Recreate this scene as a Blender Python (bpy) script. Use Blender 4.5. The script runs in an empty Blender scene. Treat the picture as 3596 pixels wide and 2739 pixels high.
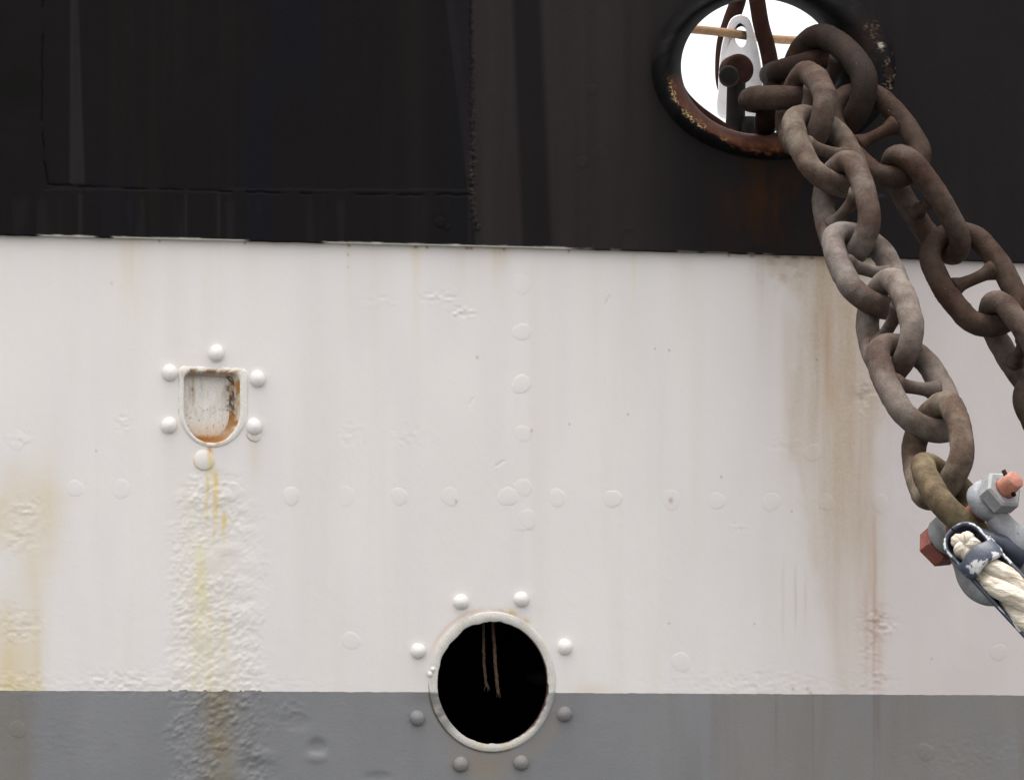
import bpy, bmesh, math, random
import numpy as np
from mathutils import Vector, Matrix

# ------------------------------------------------------------------ scene, camera, world, sun
scene = bpy.context.scene
col = scene.collection
TH = math.radians(10.0)            # the hull recedes to the right
D = 8.0
S = 0.0006 / D
Z0 = 3.4                           # height of the frame centre above the water
F = np.array([math.sin(TH), math.cos(TH), 0.0])
RR = np.array([math.cos(TH), -math.sin(TH), 0.0])
UU = np.array([0.0, 0.0, 1.0])
CAM = np.array([0.0, 0.0, Z0]) - D * F

cd = bpy.data.cameras.new('camera')
cam = bpy.data.objects.new('camera', cd)
col.objects.link(cam)
cam.location = CAM
m = Matrix((Vector(RR), Vector(UU), Vector(-F))).transposed()
cam.rotation_euler = m.to_euler()
cd.sensor_width = 36.0
cd.lens = 36.0 / (2 * 1798 * S)
cd.clip_start = 0.05
cd.clip_end = 4000
scene.camera = cam

SUN_EL, SUN_AZ = math.radians(80), math.radians(-24)   # high, above and beyond the ship, behind soft cloud
w = bpy.data.worlds.new('World')
scene.world = w
w.use_nodes = True
nt = w.node_tree
nt.nodes.clear()
sky = nt.nodes.new('ShaderNodeTexSky')
sky.sky_type = 'NISHITA'
sky.sun_disc = False
sky.sun_elevation = SUN_EL
sky.sun_rotation = SUN_AZ
sky.air_density = 1.0
sky.dust_density = 4.0
sky.ozone_density = 1.0
hs = nt.nodes.new('ShaderNodeHueSaturation')
hs.inputs['Saturation'].default_value = 0.04
bg = nt.nodes.new('ShaderNodeBackground')
bg.inputs['Strength'].default_value = 0.15
wo = nt.nodes.new('ShaderNodeOutputWorld')
nt.links.new(sky.outputs[0], hs.inputs['Color'])
nt.links.new(hs.outputs[0], bg.inputs['Color'])
nt.links.new(bg.outputs[0], wo.inputs['Surface'])

sl = bpy.data.lights.new('sun', 'SUN')
sl.energy = 1.5
sl.angle = math.radians(40)
sl.color = (1.0, 0.965, 0.92)
sun = bpy.data.objects.new('sun', sl)
col.objects.link(sun)
sd = Vector((math.sin(SUN_AZ) * math.cos(SUN_EL), math.cos(SUN_AZ) * math.cos(SUN_EL), math.sin(SUN_EL)))
sun.rotation_euler = sd.to_track_quat('Z', 'Y').to_euler()
sun.location = (-3, -6, 9)

scene.view_settings.view_transform = 'Standard'
scene.view_settings.look = 'None'
scene.view_settings.gamma = 1
scene.view_settings.use_curve_mapping = False
scene.view_settings.exposure = 1.47

# ------------------------------------------------------------------ helpers
random.seed(4)
RNG = np.random.default_rng(11)


def at(px, py, y=0.0):
    """photo pixel -> the point on the plane at depth y (works on arrays)"""
    px = np.asarray(px, float); py = np.asarray(py, float); y = np.asarray(y, float)
    a = (px - 1798) * S
    b = (1369.5 - py) * S
    rx = F[0] + a * RR[0]
    ry = F[1] + a * RR[1]
    t = (y - CAM[1]) / ry
    return np.stack(np.broadcast_arrays(CAM[0] + t * rx, y + 0 * t, CAM[2] + t * b), -1)


def P(px, py, y=0.0):
    return Vector(at(px, py, y))


def sm(a, b, x):
    t = np.clip((x - a) / (b - a), 0, 1)
    return t * t * (3 - 2 * t)


_TAB = RNG.random((512, 512))


def vn(x, y):
    xi = np.floor(x).astype(np.int64); yi = np.floor(y).astype(np.int64)
    fx = x - xi; fy = y - yi
    fx = fx * fx * fx * (fx * (fx * 6 - 15) + 10)
    fy = fy * fy * fy * (fy * (fy * 6 - 15) + 10)
    a = _TAB[xi & 511, yi & 511]; b = _TAB[(xi + 1) & 511, yi & 511]
    c = _TAB[xi & 511, (yi + 1) & 511]; d = _TAB[(xi + 1) & 511, (yi + 1) & 511]
    return (a * (1 - fx) + b * fx) * (1 - fy) + (c * (1 - fx) + d * fx) * fy


def fbm(x, y, o=4, g=0.5):
    s = 0; amp = 1; tot = 0
    for k in range(o):
        s = s + amp * vn(x * 2 ** k + 37.3 * k, y * 2 ** k + 91.7 * k)
        tot += amp; amp *= g
    return s / tot


_JX = RNG.random((256, 256)); _JY = RNG.random((256, 256)); _JR = RNG.random((256, 256))


def domes(x, y):
    """field of rounded blisters, one per jittered cell, 0..1"""
    xi = np.floor(x).astype(np.int64); yi = np.floor(y).astype(np.int64)
    out = np.zeros(x.shape)
    for dx in (-1, 0, 1):
        for dy in (-1, 0, 1):
            cx, cy = (xi + dx) & 255, (yi + dy) & 255
            r = .35 + .45 * _JR[cx, cy]
            d2 = (xi + dx + _JX[cx, cy] - x) ** 2 + (yi + dy + _JY[cx, cy] - y) ** 2
            out = np.maximum(out, r * np.clip(1 - d2 / r ** 2, 0, None) ** 1.3)
    return out


def blob(X, Y, cx, cy, rx, ry):
    return np.exp(-(((X - cx) / rx) ** 2 + ((Y - cy) / ry) ** 2))


def box(X, a, b, s):
    return sm(a - s, a + s, X) * (1 - sm(b - s, b + s, X))


def mixc(c, new, f):
    return c * (1 - f[..., None]) + np.array(new) * f[..., None]


# lines of the paint scheme in photo pixels on the hull plane
def line_black(px):
    return np.interp(px, [-1e4, 0, 1793, 2934, 3596, 1e4], [826 - 266, 826, 869, 901, 923, 923 + 213])


def line_grey(px):
    return np.interp(px, [-1e4, 0, 1793, 3596, 1e4], [2424 - 60, 2424, 2431, 2441, 2475])


WHITE = np.array([0.795, 0.753, 0.727])
GREY = np.array([0.222, 0.223, 0.230])


def white_paint(X, Y):
    c = np.ones(X.shape + (3,)) * WHITE
    lo = fbm(X / 420, Y / 600, 3)
    c = c * (0.965 + 0.07 * lo)[..., None]
    # faint warm vertical weeping everywhere
    st = fbm(X / 70, Y / 1500 + 9, 3)
    c = mixc(c, (0.74, 0.69, 0.61), 0.32 * sm(0.52, 0.8, st))
    st2 = fbm(X / 160 + 50, Y / 900 + 3, 3)
    c = mixc(c, (0.73, 0.69, 0.685), 0.35 * sm(0.45, 0.75, st2))
    # greyer, pinker tone towards the right
    c = mixc(c, (.62, .548, .538), 0.72 * sm(2350, 3250, X) * (0.75 + 0.5 * fbm(X / 200, Y / 300 + 70, 3)))
    # weeps below the black plate
    yb = line_black(X)
    for (cx, wd, ln, k, cc) in ((460, 55, 260, .38, (.66, .56, .38)), (1460, 16, 110, .45, (.70, .60, .36)), (1755, 30, 70, .6, (.62, .47, .28)),
                                (1640, 60, 130, .25, (.62, .52, .42)), (2225, 9, 190, .45, (.74, .68, .44)), (1225, 10, 110, .35, (.7, .66, .38)),
                                (2680, 40, 180, .4, (.5, .38, .27)), (880, 30, 160, .16, (.66, .56, .4)), (2400, 40, 130, .22, (.6, .5, .4))):
        d = Y - yb
        c = mixc(c, cc, k * np.exp(-((X - cx) / wd) ** 2) * np.exp(-np.clip(d, 0, None) / ln) * (0.5 + fbm(X / 14, Y / 160, 2)))
    # brownish darker line directly below the plate edge
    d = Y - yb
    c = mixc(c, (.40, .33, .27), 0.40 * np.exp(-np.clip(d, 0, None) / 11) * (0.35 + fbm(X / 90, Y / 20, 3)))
    # left edge: tan run-off
    n = fbm(X / 60, Y / 220 + 4, 4)
    nl = fbm(X / 150, Y / 150 + 40, 3)
    edge = np.interp(Y, [1500, 1640, 1750, 1950, 2100, 2424], [70, 150, 235, 190, 140, 150])
    f = (1 - sm(edge - 110, edge + 55, X + 60 * (n - .5))) * sm(1560, 1760, Y + 80 * (nl - .5))
    f = f * (1 - 0.95 * blob(X, Y, 5, 1985, 95, 80)) * (1 - .5 * blob(X, Y, 40, 2080, 150, 70))
    f = f * (1 - 0.9 * (1 - sm(-30, 60, X)) * (1 - sm(1700, 1760, Y)))
    c = mixc(c, (.70, .585, .42), 0.55 * f * (0.55 + 0.8 * n))
    for (cx, wd, y0, k) in ((20, 26, 2130, .5), (70, 34, 2240, .45), (132, 12, 2120, .4), (40, 14, 2260, .4)):
        c = mixc(c, (.69, .58, .36), k * np.exp(-((X - cx) / wd) ** 2) * sm(y0 - 60, y0 + 80, Y) * (.4 + n))
    c = mixc(c, (.70, .60, .42), .42 * np.exp(-((X - 122) / 30) ** 2) * sm(1900, 2000, Y) * (.5 + n))
    c = mixc(c, (.70, .60, .43), .40 * blob(X, Y, 165, 1790, 55, 190) * (.5 + n))
    c = mixc(c, (.70, .60, .26), .3 * (1 - sm(120, 175, X)) * np.exp(-np.clip(2424 - Y, 0, None) / 18) * sm(.3, .6, n))
    # run-off below the shield-shaped scupper
    cl = sm(1575, 1620, Y)
    wig = 14 * (fbm(Y / 90, Y * 0 + 7, 2) - .5)
    n2 = fbm(X / 14, Y / 34 + 20, 3)
    c = mixc(c, (.73, .66, .45), .22 * cl * box(X, 650, 830, 55) * sm(1650, 1800, Y) * (0.35 + n2))
    for (cx, wd, y0, y1, k, cc) in ((736, 8, 1568, 1610, 1.2, (.58, .24, .035)), (743, 7, 1590, 1660, .9, (.72, .50, .13)), (752, 6, 1670, 1900, .55, (.70, .50, .15)), (728, 5, 1660, 1800, .5, (.70, .52, .17)), (744, 12, 1600, 1720, .4, (.80, .70, .28)), (725, 6, 1660, 1830, .55, (.72, .57, .2)), (760, 8, 1650, 1840, .65, (.72, .55, .18)),
                                (785, 9, 1800, 1890, .75, (.72, .52, .14)), (712, 12, 1930, 2150, .4, (.74, .65, .25)), (700, 16, 1900, 2250, .38, (.76, .68, .34)), (735, 9, 2120, 2424, .35, (.72, .60, .28)),
                                (787, 5, 2150, 2330, .4, (.74, .6, .25)), (690, 26, 2050, 2424, .2, (.72, .62, .36)), (770, 40, 2200, 2424, .2, (.70, .60, .40))):
        c = mixc(c, cc, k * np.exp(-((X - cx - wig) / wd) ** 2) * sm(y0 - 25, y0 + 25, Y) * (1 - sm(y1 - 60, y1 + 40, Y)) * (.35 + n2))
    c = mixc(c, (.74, .68, .34), .5 * box(X, 560, 900, 60) * np.exp(-np.clip(2428 - Y, 0, None) / 9) * sm(.35, .6, n2))
    c = mixc(c, (.70, .63, .50), .5 * np.exp(-((X - 893) / 22) ** 2) * sm(1520, 1545, Y) * (1 - sm(1560, 1760, Y)))
    # brown run-off below the hawse pipe
    r = fbm(X / 26, Y / 420 + 12, 4)
    r2 = fbm(X / 90, Y / 130 + 60, 4)
    left = -18 * np.exp(-((Y - 930) / 60) ** 2) + np.interp(Y, [880, 980, 1060, 1150, 1250, 1290, 1320, 1700, 2000, 2441], [2710, 2745, 2790, 2805, 2805, 2795, 2785, 2790, 2850, 2950])
    hard = np.where((Y > 1285) & (Y < 1830), 22.0, 40.0)
    right = np.interp(Y, [880, 1300, 1700, 2441], [3060, 3075, 3075, 3110])
    f = sm(left - hard, left + hard, X + 60 * (r2 - .5)) * (1 - sm(right - 70, right + 60, X + 90 * (r2 - .5)))
    fade = np.interp(Y, [900, 1050, 1350, 1800, 2050, 2441], [1.15, 1.0, .9, .72, .38, .24])
    c = mixc(c, (.50, .385, .265), 0.88 * f * fade * (0.40 + 0.85 * r) * (.62 + .38 * sm(2830, 2900, X + 60 * (r2 - .5))) * (.8 + .4 * fbm(X / 7, Y / 7, 2)))
    c = mixc(c, (.58, .47, .36), .30 * box(X, 2745, 2790, 18) * sm(930, 1150, Y) * (1 - sm(1500, 1900, Y)) * (.4 + r))
    for (cx, wd, y0, y1, k, cc) in ((2905, 12, 1080, 1420, .62, (.50, .30, .17)), (2895, 26, 960, 1320, .3, (.45, .33, .24)), (2925, 22, 1300, 1470, .35, (.52, .32, .18)),
                                (3070, 7, 1800, 2441, .42, (.46, .27, .2)), (3085, 16, 2120, 2441, .4, (.56, .40, .33)), (3020, 10, 1500, 1900, .30, (.48, .33, .25)),
                                (3042, 9, 2050, 2400, .3, (.50, .34, .28)), (2750, 5, 1980, 2250, .25, (.5, .42, .38)), (2795, 4, 2000, 2200, .3, (.45, .38, .34)), (2830, 4, 2030, 2180, .3, (.45, .38, .34)),
                                (3055, 14, 1500, 2100, .3, (.5, .38, .28)), (2960, 30, 1700, 2440, .2, (.56, .45, .37))):
        c = mixc(c, cc, k * np.exp(-((X - cx - 8 * (fbm(Y / 60, Y * 0 + cx, 2) - .5)) / wd) ** 2) * sm(y0 - 60, y0 + 60, Y) * (1 - sm(y1 - 90, y1 + 60, Y)) * (.35 + r))
    c = mixc(c, (.42, .35, .29), .5 * blob(X, Y, 3075, 2190, 45, 40) * sm(.42, .6, fbm(X / 12, Y / 12, 3)))
    c = mixc(c, (.42, .33, .26), .5 * blob(X, Y, 2760, 930, 90, 70) * sm(.45, .7, fbm(X / 22, Y / 22, 3)))
    c = mixc(c, (.44, .36, .30), .45 * blob(X, Y, 3035, 1390, 30, 60) * sm(.45, .6, fbm(X / 12, Y / 16, 3)))
    # round port: ochre weeps round its flange
    a = np.hypot((X - 1728) / 222, (Y - 2394) / 244.6)
    ang = np.arctan2(-(Y - 2394), X - 1728)
    k = np.exp(-((a - 1.035) / .03) ** 2)
    c = mixc(c, (.60, .36, .17), .65 * k * box(ang, 1.2, 1.9, .15) * (fbm(X / 20, Y / 20, 2)))
    c = mixc(c, (.66, .40, .26), .42 * np.exp(-((a - 1.06) / .025) ** 2) * box(ang, 1.75, 2.65, .2))
    for (cx, cy, s, kk) in ((1790, 2154, 20, .8), (1846, 2184, 15, .7), (1815, 2168, 14, .5), (1880, 2214, 8, .6)):
        c = mixc(c, (.62, .43, .12), kk * blob(X, Y, cx, cy, s, s * .8) * sm(.3, .6, fbm(X / 9, Y / 9, 2)))
    c = mixc(c, (.70, .61, .47), .5 * blob(X, Y, 2080, 2425, 70, 26))
    # specks of rust and dirt
    for (x, y, s, kk, cc) in ((1676, 1255, 5, 1, (.45, .27, .1)), (1601, 1762, 5, 1, (.35, .15, .08)), (2350, 1230, 3.5, 1, (.1, .08, .08)), (2300, 1225, 3.5, .8, (.1, .08, .08)), (2000, 1490, 3.5, .9, (.1, .1, .1)),
                              (1222, 895, 4, 1, (.3, .2, .06)), (1222, 938, 4, .8, (.45, .45, .1)), (2130, 1055, 3, .7, (.3, .3, .3)), (2205, 1455, 3.5, .9, (.1, .1, .1)), (392, 995, 5, .6, (.35, .33, .3)),
                              (2355, 1757, 4, 1, (.35, .15, .1)), (338, 1583, 3.5, .9, (.2, .2, .2)), (2533, 1675, 4, .9, (.15, .12, .1)), (2650, 2190, 3.5, .9, (.2, .17, .15)), (2350, 2188, 3.5, .9, (.2, .17, .15)),
                              (1866, 1512, 5, .9, (.25, .1, .08)), (3272, 2312, 4, .7, (.2, .17, .15)), (2785, 2418, 6, .8, (.42, .22, .1)), (2836, 2418, 6, .8, (.42, .22, .1)), (2846, 2434, 7, .8, (.42, .22, .1)),
                              (2868, 1263, 4, .9, (.12, .1, .1)), (2780, 1795, 4, .9, (.3, .25, .2))):
        c = mixc(c, cc, .62 * kk * (blob(X, Y, x, y, s * .85, s * 1.1)))
    # pinpricks of rust along the plate edge
    for (x, s) in ((1225, 5), (1460, 8), (1500, 5), (1640, 9), (1655, 6), (1770, 5), (1998, 4), (2730, 12), (2790, 14), (2850, 10), (2910, 9), (2640, 8), (2560, 5), (860, 4), (560, 4)):
        c = mixc(c, (.28, .14, .06), .85 * blob(X, Y, x, line_black(x) + 7, s, 5))
    return c


def grey_paint(X, Y):
    c = np.ones(X.shape + (3,)) * GREY
    c = c * (0.86 + 0.28 * fbm(X / 240, Y / 500 + 6, 4))[..., None]
    st = fbm(X / 60, Y / 900 + 31, 3)
    c = mixc(c, (.195, .172, .16), .5 * sm(.45, .75, st) * sm(2200, 2500, X))
    c = mixc(c, (.24, .216, .20), .6 * sm(2450, 2600, X) * (0.35 + fbm(X / 130, Y / 300, 3)))
    c = mixc(c, (.24, .235, .235), .4 * sm(1000, 1400, X) * (1 - sm(2350, 2450, X)) * fbm(X / 100, Y / 240 + 5, 3))
    c = mixc(c, (.20, .175, .135), .5 * (1 - sm(70, 160, X)) * (.4 + fbm(X / 40, Y / 160 + 2, 3)))
    n2 = fbm(X / 20, Y / 40 + 20, 3)
    c = mixc(c, (.24, .195, .12), .62 * np.exp(-((X - 770) / 65) ** 2) * (.35 + n2))
    c = mixc(c, (.20, .16, .10), .5 * np.exp(-((X - 765) / 30) ** 2) * np.exp(-np.clip(Y - 2428, 0, None) / 60))
    c = mixc(c, (.27, .225, .17), .75 * blob(X, Y, 1700, 2690, 70, 60) * (.4 + n2))
    c = mixc(c, (.15, .145, .145), .5 * blob(X, Y, 1490, 2440, 60, 40))
    for (cx, wd, k) in ((3070, 5, .4), (3085, 9, .3), (2855, 4, .22), (2726, 5, .2)):
        c = mixc(c, (.135, .085, .07), k * np.exp(-((X - cx) / wd) ** 2) * (.4 + fbm(X / 10, Y / 120, 2)) * (1 - .6 * sm(2500, 2700, Y)))
    a = np.hypot((X - 1728) / 222, (Y - 2394) / 244.6)
    ang = np.arctan2(-(Y - 2394), X - 1728)
    c = mixc(c, (.10, .075, .04), .9 * np.exp(-((a - 1.012) / .016) ** 2) * box(ang, -2.98, -1.3, .25))
    c = mixc(c, (.25, .215, .185), .5 * np.exp(-((a - 1.15) / .12) ** 2) * box(ang, -2.2, -.2, .5))
    return c


def black_paint(X, Y):
    c = np.ones(X.shape + (3,)) * np.array([.0090, .0076, .0076])
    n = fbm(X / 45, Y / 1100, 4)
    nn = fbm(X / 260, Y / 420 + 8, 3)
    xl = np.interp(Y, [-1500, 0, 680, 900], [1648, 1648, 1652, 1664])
    c = mixc(c, (.0255, .0208, .0210), sm(xl - 6, xl + 10, X) * (.72 + .56 * n))  # sky reflection in the gloss, painted as lighter and darker panels
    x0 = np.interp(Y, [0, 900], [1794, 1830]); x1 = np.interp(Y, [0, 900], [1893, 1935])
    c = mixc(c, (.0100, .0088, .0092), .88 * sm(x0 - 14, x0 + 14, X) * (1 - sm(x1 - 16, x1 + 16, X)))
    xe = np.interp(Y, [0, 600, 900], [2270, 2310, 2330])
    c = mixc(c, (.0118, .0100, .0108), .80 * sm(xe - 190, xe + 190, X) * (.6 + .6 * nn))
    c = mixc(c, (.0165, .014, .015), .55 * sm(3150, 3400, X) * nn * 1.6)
    # sky sheen painted as streaks on the left panel, and runs
    c = mixc(c, (.0225, .019, .020), .85 * box(X, np.interp(Y, [0, 650], [245, 243]), np.interp(Y, [0, 650], [272, 296]), 6) * (1 - sm(640, 655, Y)))
    xa = np.interp(Y, [0, 640], [1560, 1634])
    c = mixc(c, (.0185, .0158, .0165), .8 * sm(xa - 4, xa + 4, X) * (1 - sm(xa + 16, xa + 40, X)) * (1 - sm(600, 700, Y)))
    c = mixc(c, (.0155, .0135, .0145), .6 * sm(xa, xa + 6, X) * (1 - sm(xl - 10, xl, X)))
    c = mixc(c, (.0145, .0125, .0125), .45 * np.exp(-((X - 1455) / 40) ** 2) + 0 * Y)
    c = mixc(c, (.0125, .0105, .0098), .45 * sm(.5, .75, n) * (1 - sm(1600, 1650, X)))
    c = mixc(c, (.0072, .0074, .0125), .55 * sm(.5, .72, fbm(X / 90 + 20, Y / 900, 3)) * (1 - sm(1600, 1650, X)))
    c = mixc(c, (.006, .0062, .0055), .8 * blob(X, Y, 70, 305, 70, 70))
    c = mixc(c, (.0175, .015, .016), .5 * sm(690, 720, Y) * (1 - sm(1600, 1650, X)) * sm(.5, .8, fbm(X / 35 + 7, Y / 600, 3)))
    for (cx, wd) in ((650, 5), (765, 5), (280, 8)):
        c = mixc(c, (.021, .018, .018), .7 * np.exp(-((X - cx) / wd) ** 2) * sm(675, 690, Y))
    # rust haze below the hawse lip
    rr = fbm(X / 45, Y / 150 + 3, 4)
    c = mixc(c, (.038, .017, .007), .8 * blob(X, Y, 2690, 690, 130, 160) * sm(.35, .7, rr))
    c = mixc(c, (.024, .012, .007), .6 * blob(X, Y, 2760, 850, 160, 80) * sm(.4, .7, rr))
    # weld seams
    cr = crack(X, Y)
    c = mixc(c, (.003, .003, .003), .92 * cr)
    wx = np.interp(Y, [-1500, 0, 556, 681, 808], [1648, 1648, 1656, 1650, 1664])
    f = np.exp(-((X - wx) / 9) ** 2) * (1 - sm(800, 830, Y))
    wb = fbm(X / 7, Y / 9, 3)
    c = mixc(c, (.004, .004, .004), .8 * f * sm(.48, .62, wb))
    c = mixc(c, (.062, .048, .044), .75 * f * sm(.52, .68, fbm(X / 8 + 9, Y / 7 + 4, 2)) * (blob(X, Y, 1655, 615, 60, 90) + .25 * sm(100, 600, Y)))
    # bright lip of white paint along the bottom edge
    d = line_black(X) - Y
    on = np.clip(box(X, 140, 860, 20) * sm(.25, .34, fbm(X / 120, Y * 0 + 2, 2)) + box(X, 1140, 2000, 20) * sm(.2, .3, fbm(X / 100, Y * 0 + 5, 2)) + .22 * box(X, 2000, 2700, 20) * sm(.5, .6, fbm(X / 60, Y * 0 + 8, 2)), 0, 1)
    c = mixc(c, (.75, .72, .66), on * (1 - sm(2.5, 4.5, d)))
    # scuffs
    c = mixc(c, (.05, .045, .045), .7 * blob(X, Y, 3080, 690, 26, 5) * sm(.4, .6, fbm(X / 8, Y / 5, 2)))
    return c


def crack(X, Y):
    lx = np.interp(Y, [-1500, 0, 392, 571, 649], [150, 149, 145, 155, 167]) + 7 * (fbm(Y / 30, Y * 0 + 1, 3) - .5)
    by = np.interp(X, [167, 650, 1175, 1648], [650, 672, 684, 686]) + 9 * (fbm(X / 40, X * 0 + 3, 3) - .5)
    k = np.exp(-((X - lx) / 3.2) ** 2) * (Y < 655) * sm(.25, .5, fbm(Y / 50, Y * 0 + 12, 2))
    k2 = np.exp(-((Y - by) / 3.0) ** 2) * (X > 165) * (X < 1650) * sm(.22, .42, fbm(X / 60, X * 0 + 15, 2))
    return np.clip(k + k2, 0, 1)


def _pits(wx, wy, X, Y):
    a = .0017 + .0026 * sm(2420, 2440, Y)
    p = a * domes(wx / 22, wy / 18) * (.35 + .65 * sm(.35, .65, fbm(X / 45 + 8, Y / 45, 2)))
    p = p + .0011 * domes(wx / 13 + 7, wy / 12)
    return p + .0030 * domes(X / 62 + 3.4, Y / 48 + .2) * (1 - sm(1700, 1850, Y))


def relief(X, Y):
    """height of the white and grey plating above its plane, in metres"""
    h = 0.0011 * (fbm(X / 520, Y / 430, 2) - .5) + 0.00028 * (fbm(X / 26, Y / 26, 3) - .5)
    xl = np.interp(Y, [1600, 1750, 2000, 2739], [690, 640, 600, 600]); xr = np.interp(Y, [1600, 1800, 2000, 2430, 2739], [800, 900, 930, 930, 960])
    msk = sm(xl - 60, xl + 50, X) * (1 - sm(xr - 90, xr + 60, X)) * sm(1600, 1720, Y)
    wx = X + 9 * (fbm(X / 46, Y / 46 + 5, 2) - .5) + .25 * Y; wy = Y + 9 * (fbm(X / 46 + 9, Y / 46, 2) - .5) + .22 * X
    b = fbm(wx / 24, wy / 16, 2, .4)
    act = sm(0.25, .75, fbm(X / 80 + 4, Y / 90, 2) + .18)
    k = (X > 480) & (X < 1080) & (Y > 1580)
    if k.any():
        q = np.zeros(X.shape)
        q[k] = _pits(wx[k], wy[k], X[k], Y[k])
        h = h + msk * act * (q - .001)
    h = h + msk * 0.0011 * (b - .5)
    h = h + msk * 0.0020 * (fbm(X / 90, Y / 60, 2) - .5)
    # loose mask of small scabs elsewhere
    for (cx, cy, rx, ry, k) in ((1545, 1040, 60, 22, 1.5), (1620, 1095, 45, 22, 1.4), (1330, 1060, 60, 25, .5), (3040, 1390, 40, 70, 1.3), (2990, 1420, 40, 40, .5), (3080, 2190, 55, 60, 1.5), (3060, 2290, 40, 60, .7), (3075, 2390, 60, 45, .9),
                                (90, 1800, 60, 60, .9), (60, 2200, 80, 60, .9), (60, 1545, 50, 30, .7), (70, 1890, 60, 50, .8), (430, 2400, 120, 40, 1.1), (60, 2400, 120, 40, .9), (640, 2400, 400, 26, .6), (2650, 2400, 300, 50, .5), (430, 1480, 30, 30, .8),
                                (1390, 2670, 30, 30, .3), (1020, 2500, 60, 50, .9), (3400, 2650, 200, 80, .4), (250, 2600, 250, 90, .25), (1230, 1540, 50, 60, .4), (1430, 1530, 60, 50, .4), (2760, 1560, 60, 40, .6), (2590, 1850, 30, 20, .5)):
        h = h + 0.0034 * k * blob(X, Y, cx, cy, rx, ry) * (fbm(X / 17 + cx, Y / 12, 3) - .5)
    # dents in the grey band
    for (cx, cy, rx, ry, k) in ((1115, 2620, 30, 26, -.0052), (885, 2690, 45, 30, -.004), (1110, 2660, 36, 18, .0020), (1040, 2535, 50, 26, -.0016), (1330, 2728, 42, 18, -.0022), (930, 2655, 40, 24, .002), (2990, 1405, 26, 26, -.001), (3032, 1400, 20, 34, -.0024)):
        h = h + k * np.exp(-((((X - cx) / rx) ** 2 + ((Y - cy) / ry) ** 2) ** 1.6))
    # a faint vertical butt joint
    h = h + .0005 * sm(1805, 1822, X) * (1 - sm(1860, 1880, X)) * (Y < 1860)
    # scratches
    for (x0, y0, x1, y1) in ((2128, 1073, 2140, 1042), (1745, 1635, 1770, 1618), (1650, 1420, 1660, 1400), (3325, 1440, 3395, 1475)):
        dx, dy = x1 - x0, y1 - y0
        t = np.clip(((X - x0) * dx + (Y - y0) * dy) / (dx * dx + dy * dy), 0, 1)
        h = h - .0012 * np.exp(-((X - x0 - t * dx) ** 2 + (Y - y0 - t * dy) ** 2) / 9)
    return h


def relief_black(X, Y):
    h = 0.0014 * (fbm(X / 420 + 7, Y / 330, 2) - .5) + 0.0003 * (fbm(X / 24, Y / 30, 3) - .5)
    h = h - 0.0028 * crack(X, Y)
    inside = (X > 150) & (X < 1650) & (Y < 668)
    h = h - 0.0012 * inside
    wx = np.interp(Y, [-1500, 0, 556, 681, 808], [1648, 1648, 1656, 1650, 1664])
    f = np.exp(-((X - wx) / 11) ** 2) * (1 - sm(800, 830, Y))
    h = h + f * (0.0008 + .0075 * (fbm(X / 9, Y / 9, 2) - .42) * (.35 + .65 * sm(250, 600, Y)))
    # blisters and a painted over rivet
    for (cx, cy, r, k) in ((1542, 783, 19, .0016), (2040, 575, 22, .0007), (2075, 320, 20, .0005), (2205, 838, 30, -.0004), (1565, 800, 12, .001), (1672, 800, 12, .002), (2100, 540, 26, .0003)):
        q = np.hypot(X - cx, Y - cy) / r
        h = h + k * (1 - sm(.75, 1.1, q)) - k * .6 * np.exp(-((q - 1.1) / .12) ** 2)
    return h


# ---- materials
def new_mat(name):
    mt = bpy.data.materials.new(name)
    mt.use_nodes = True
    n = mt.node_tree.nodes; l = mt.node_tree.links
    return mt, n, l, n['Principled BSDF']


def noise(n, l, scale, detail=4, rough=.55, vec=None):
    t = n.new('ShaderNodeTexNoise')
    t.inputs['Scale'].default_value = scale
    t.inputs['Detail'].default_value = detail
    t.inputs['Roughness'].default_value = rough
    if vec is not None:
        l.new(vec, t.inputs['Vector'])
    return t


def ramp(n, l, src, stops):
    r = n.new('ShaderNodeValToRGB')
    e = r.color_ramp.elements
    e[0].position, e[0].color = stops[0][0], (*stops[0][1], 1)
    e[1].position, e[1].color = stops[1][0], (*stops[1][1], 1)
    for p, c in stops[2:]:
        q = e.new(p); q.color = (*c, 1)
    l.new(src, r.inputs[0])
    return r


def mixn(n, l, a, b, fac, mode='MIX'):
    x = n.new('ShaderNodeMix')
    x.data_type = 'RGBA'; x.blend_type = mode
    for v, s in ((fac, 0), (a, 6), (b, 7)):
        if isinstance(v, (int, float)):
            x.inputs[s].default_value = v
        elif isinstance(v, tuple):
            x.inputs[s].default_value = (*v, 1)
        else:
            l.new(v, x.inputs[s])
    return x.outputs[2]


def bump(n, l, bs, h, dist, strength=1.0):
    b = n.new('ShaderNodeBump')
    b.inputs['Distance'].default_value = dist
    b.inputs['Strength'].default_value = strength
    l.new(h, b.inputs['Height'])
    l.new(b.outputs[0], bs.inputs['Normal'])


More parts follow.
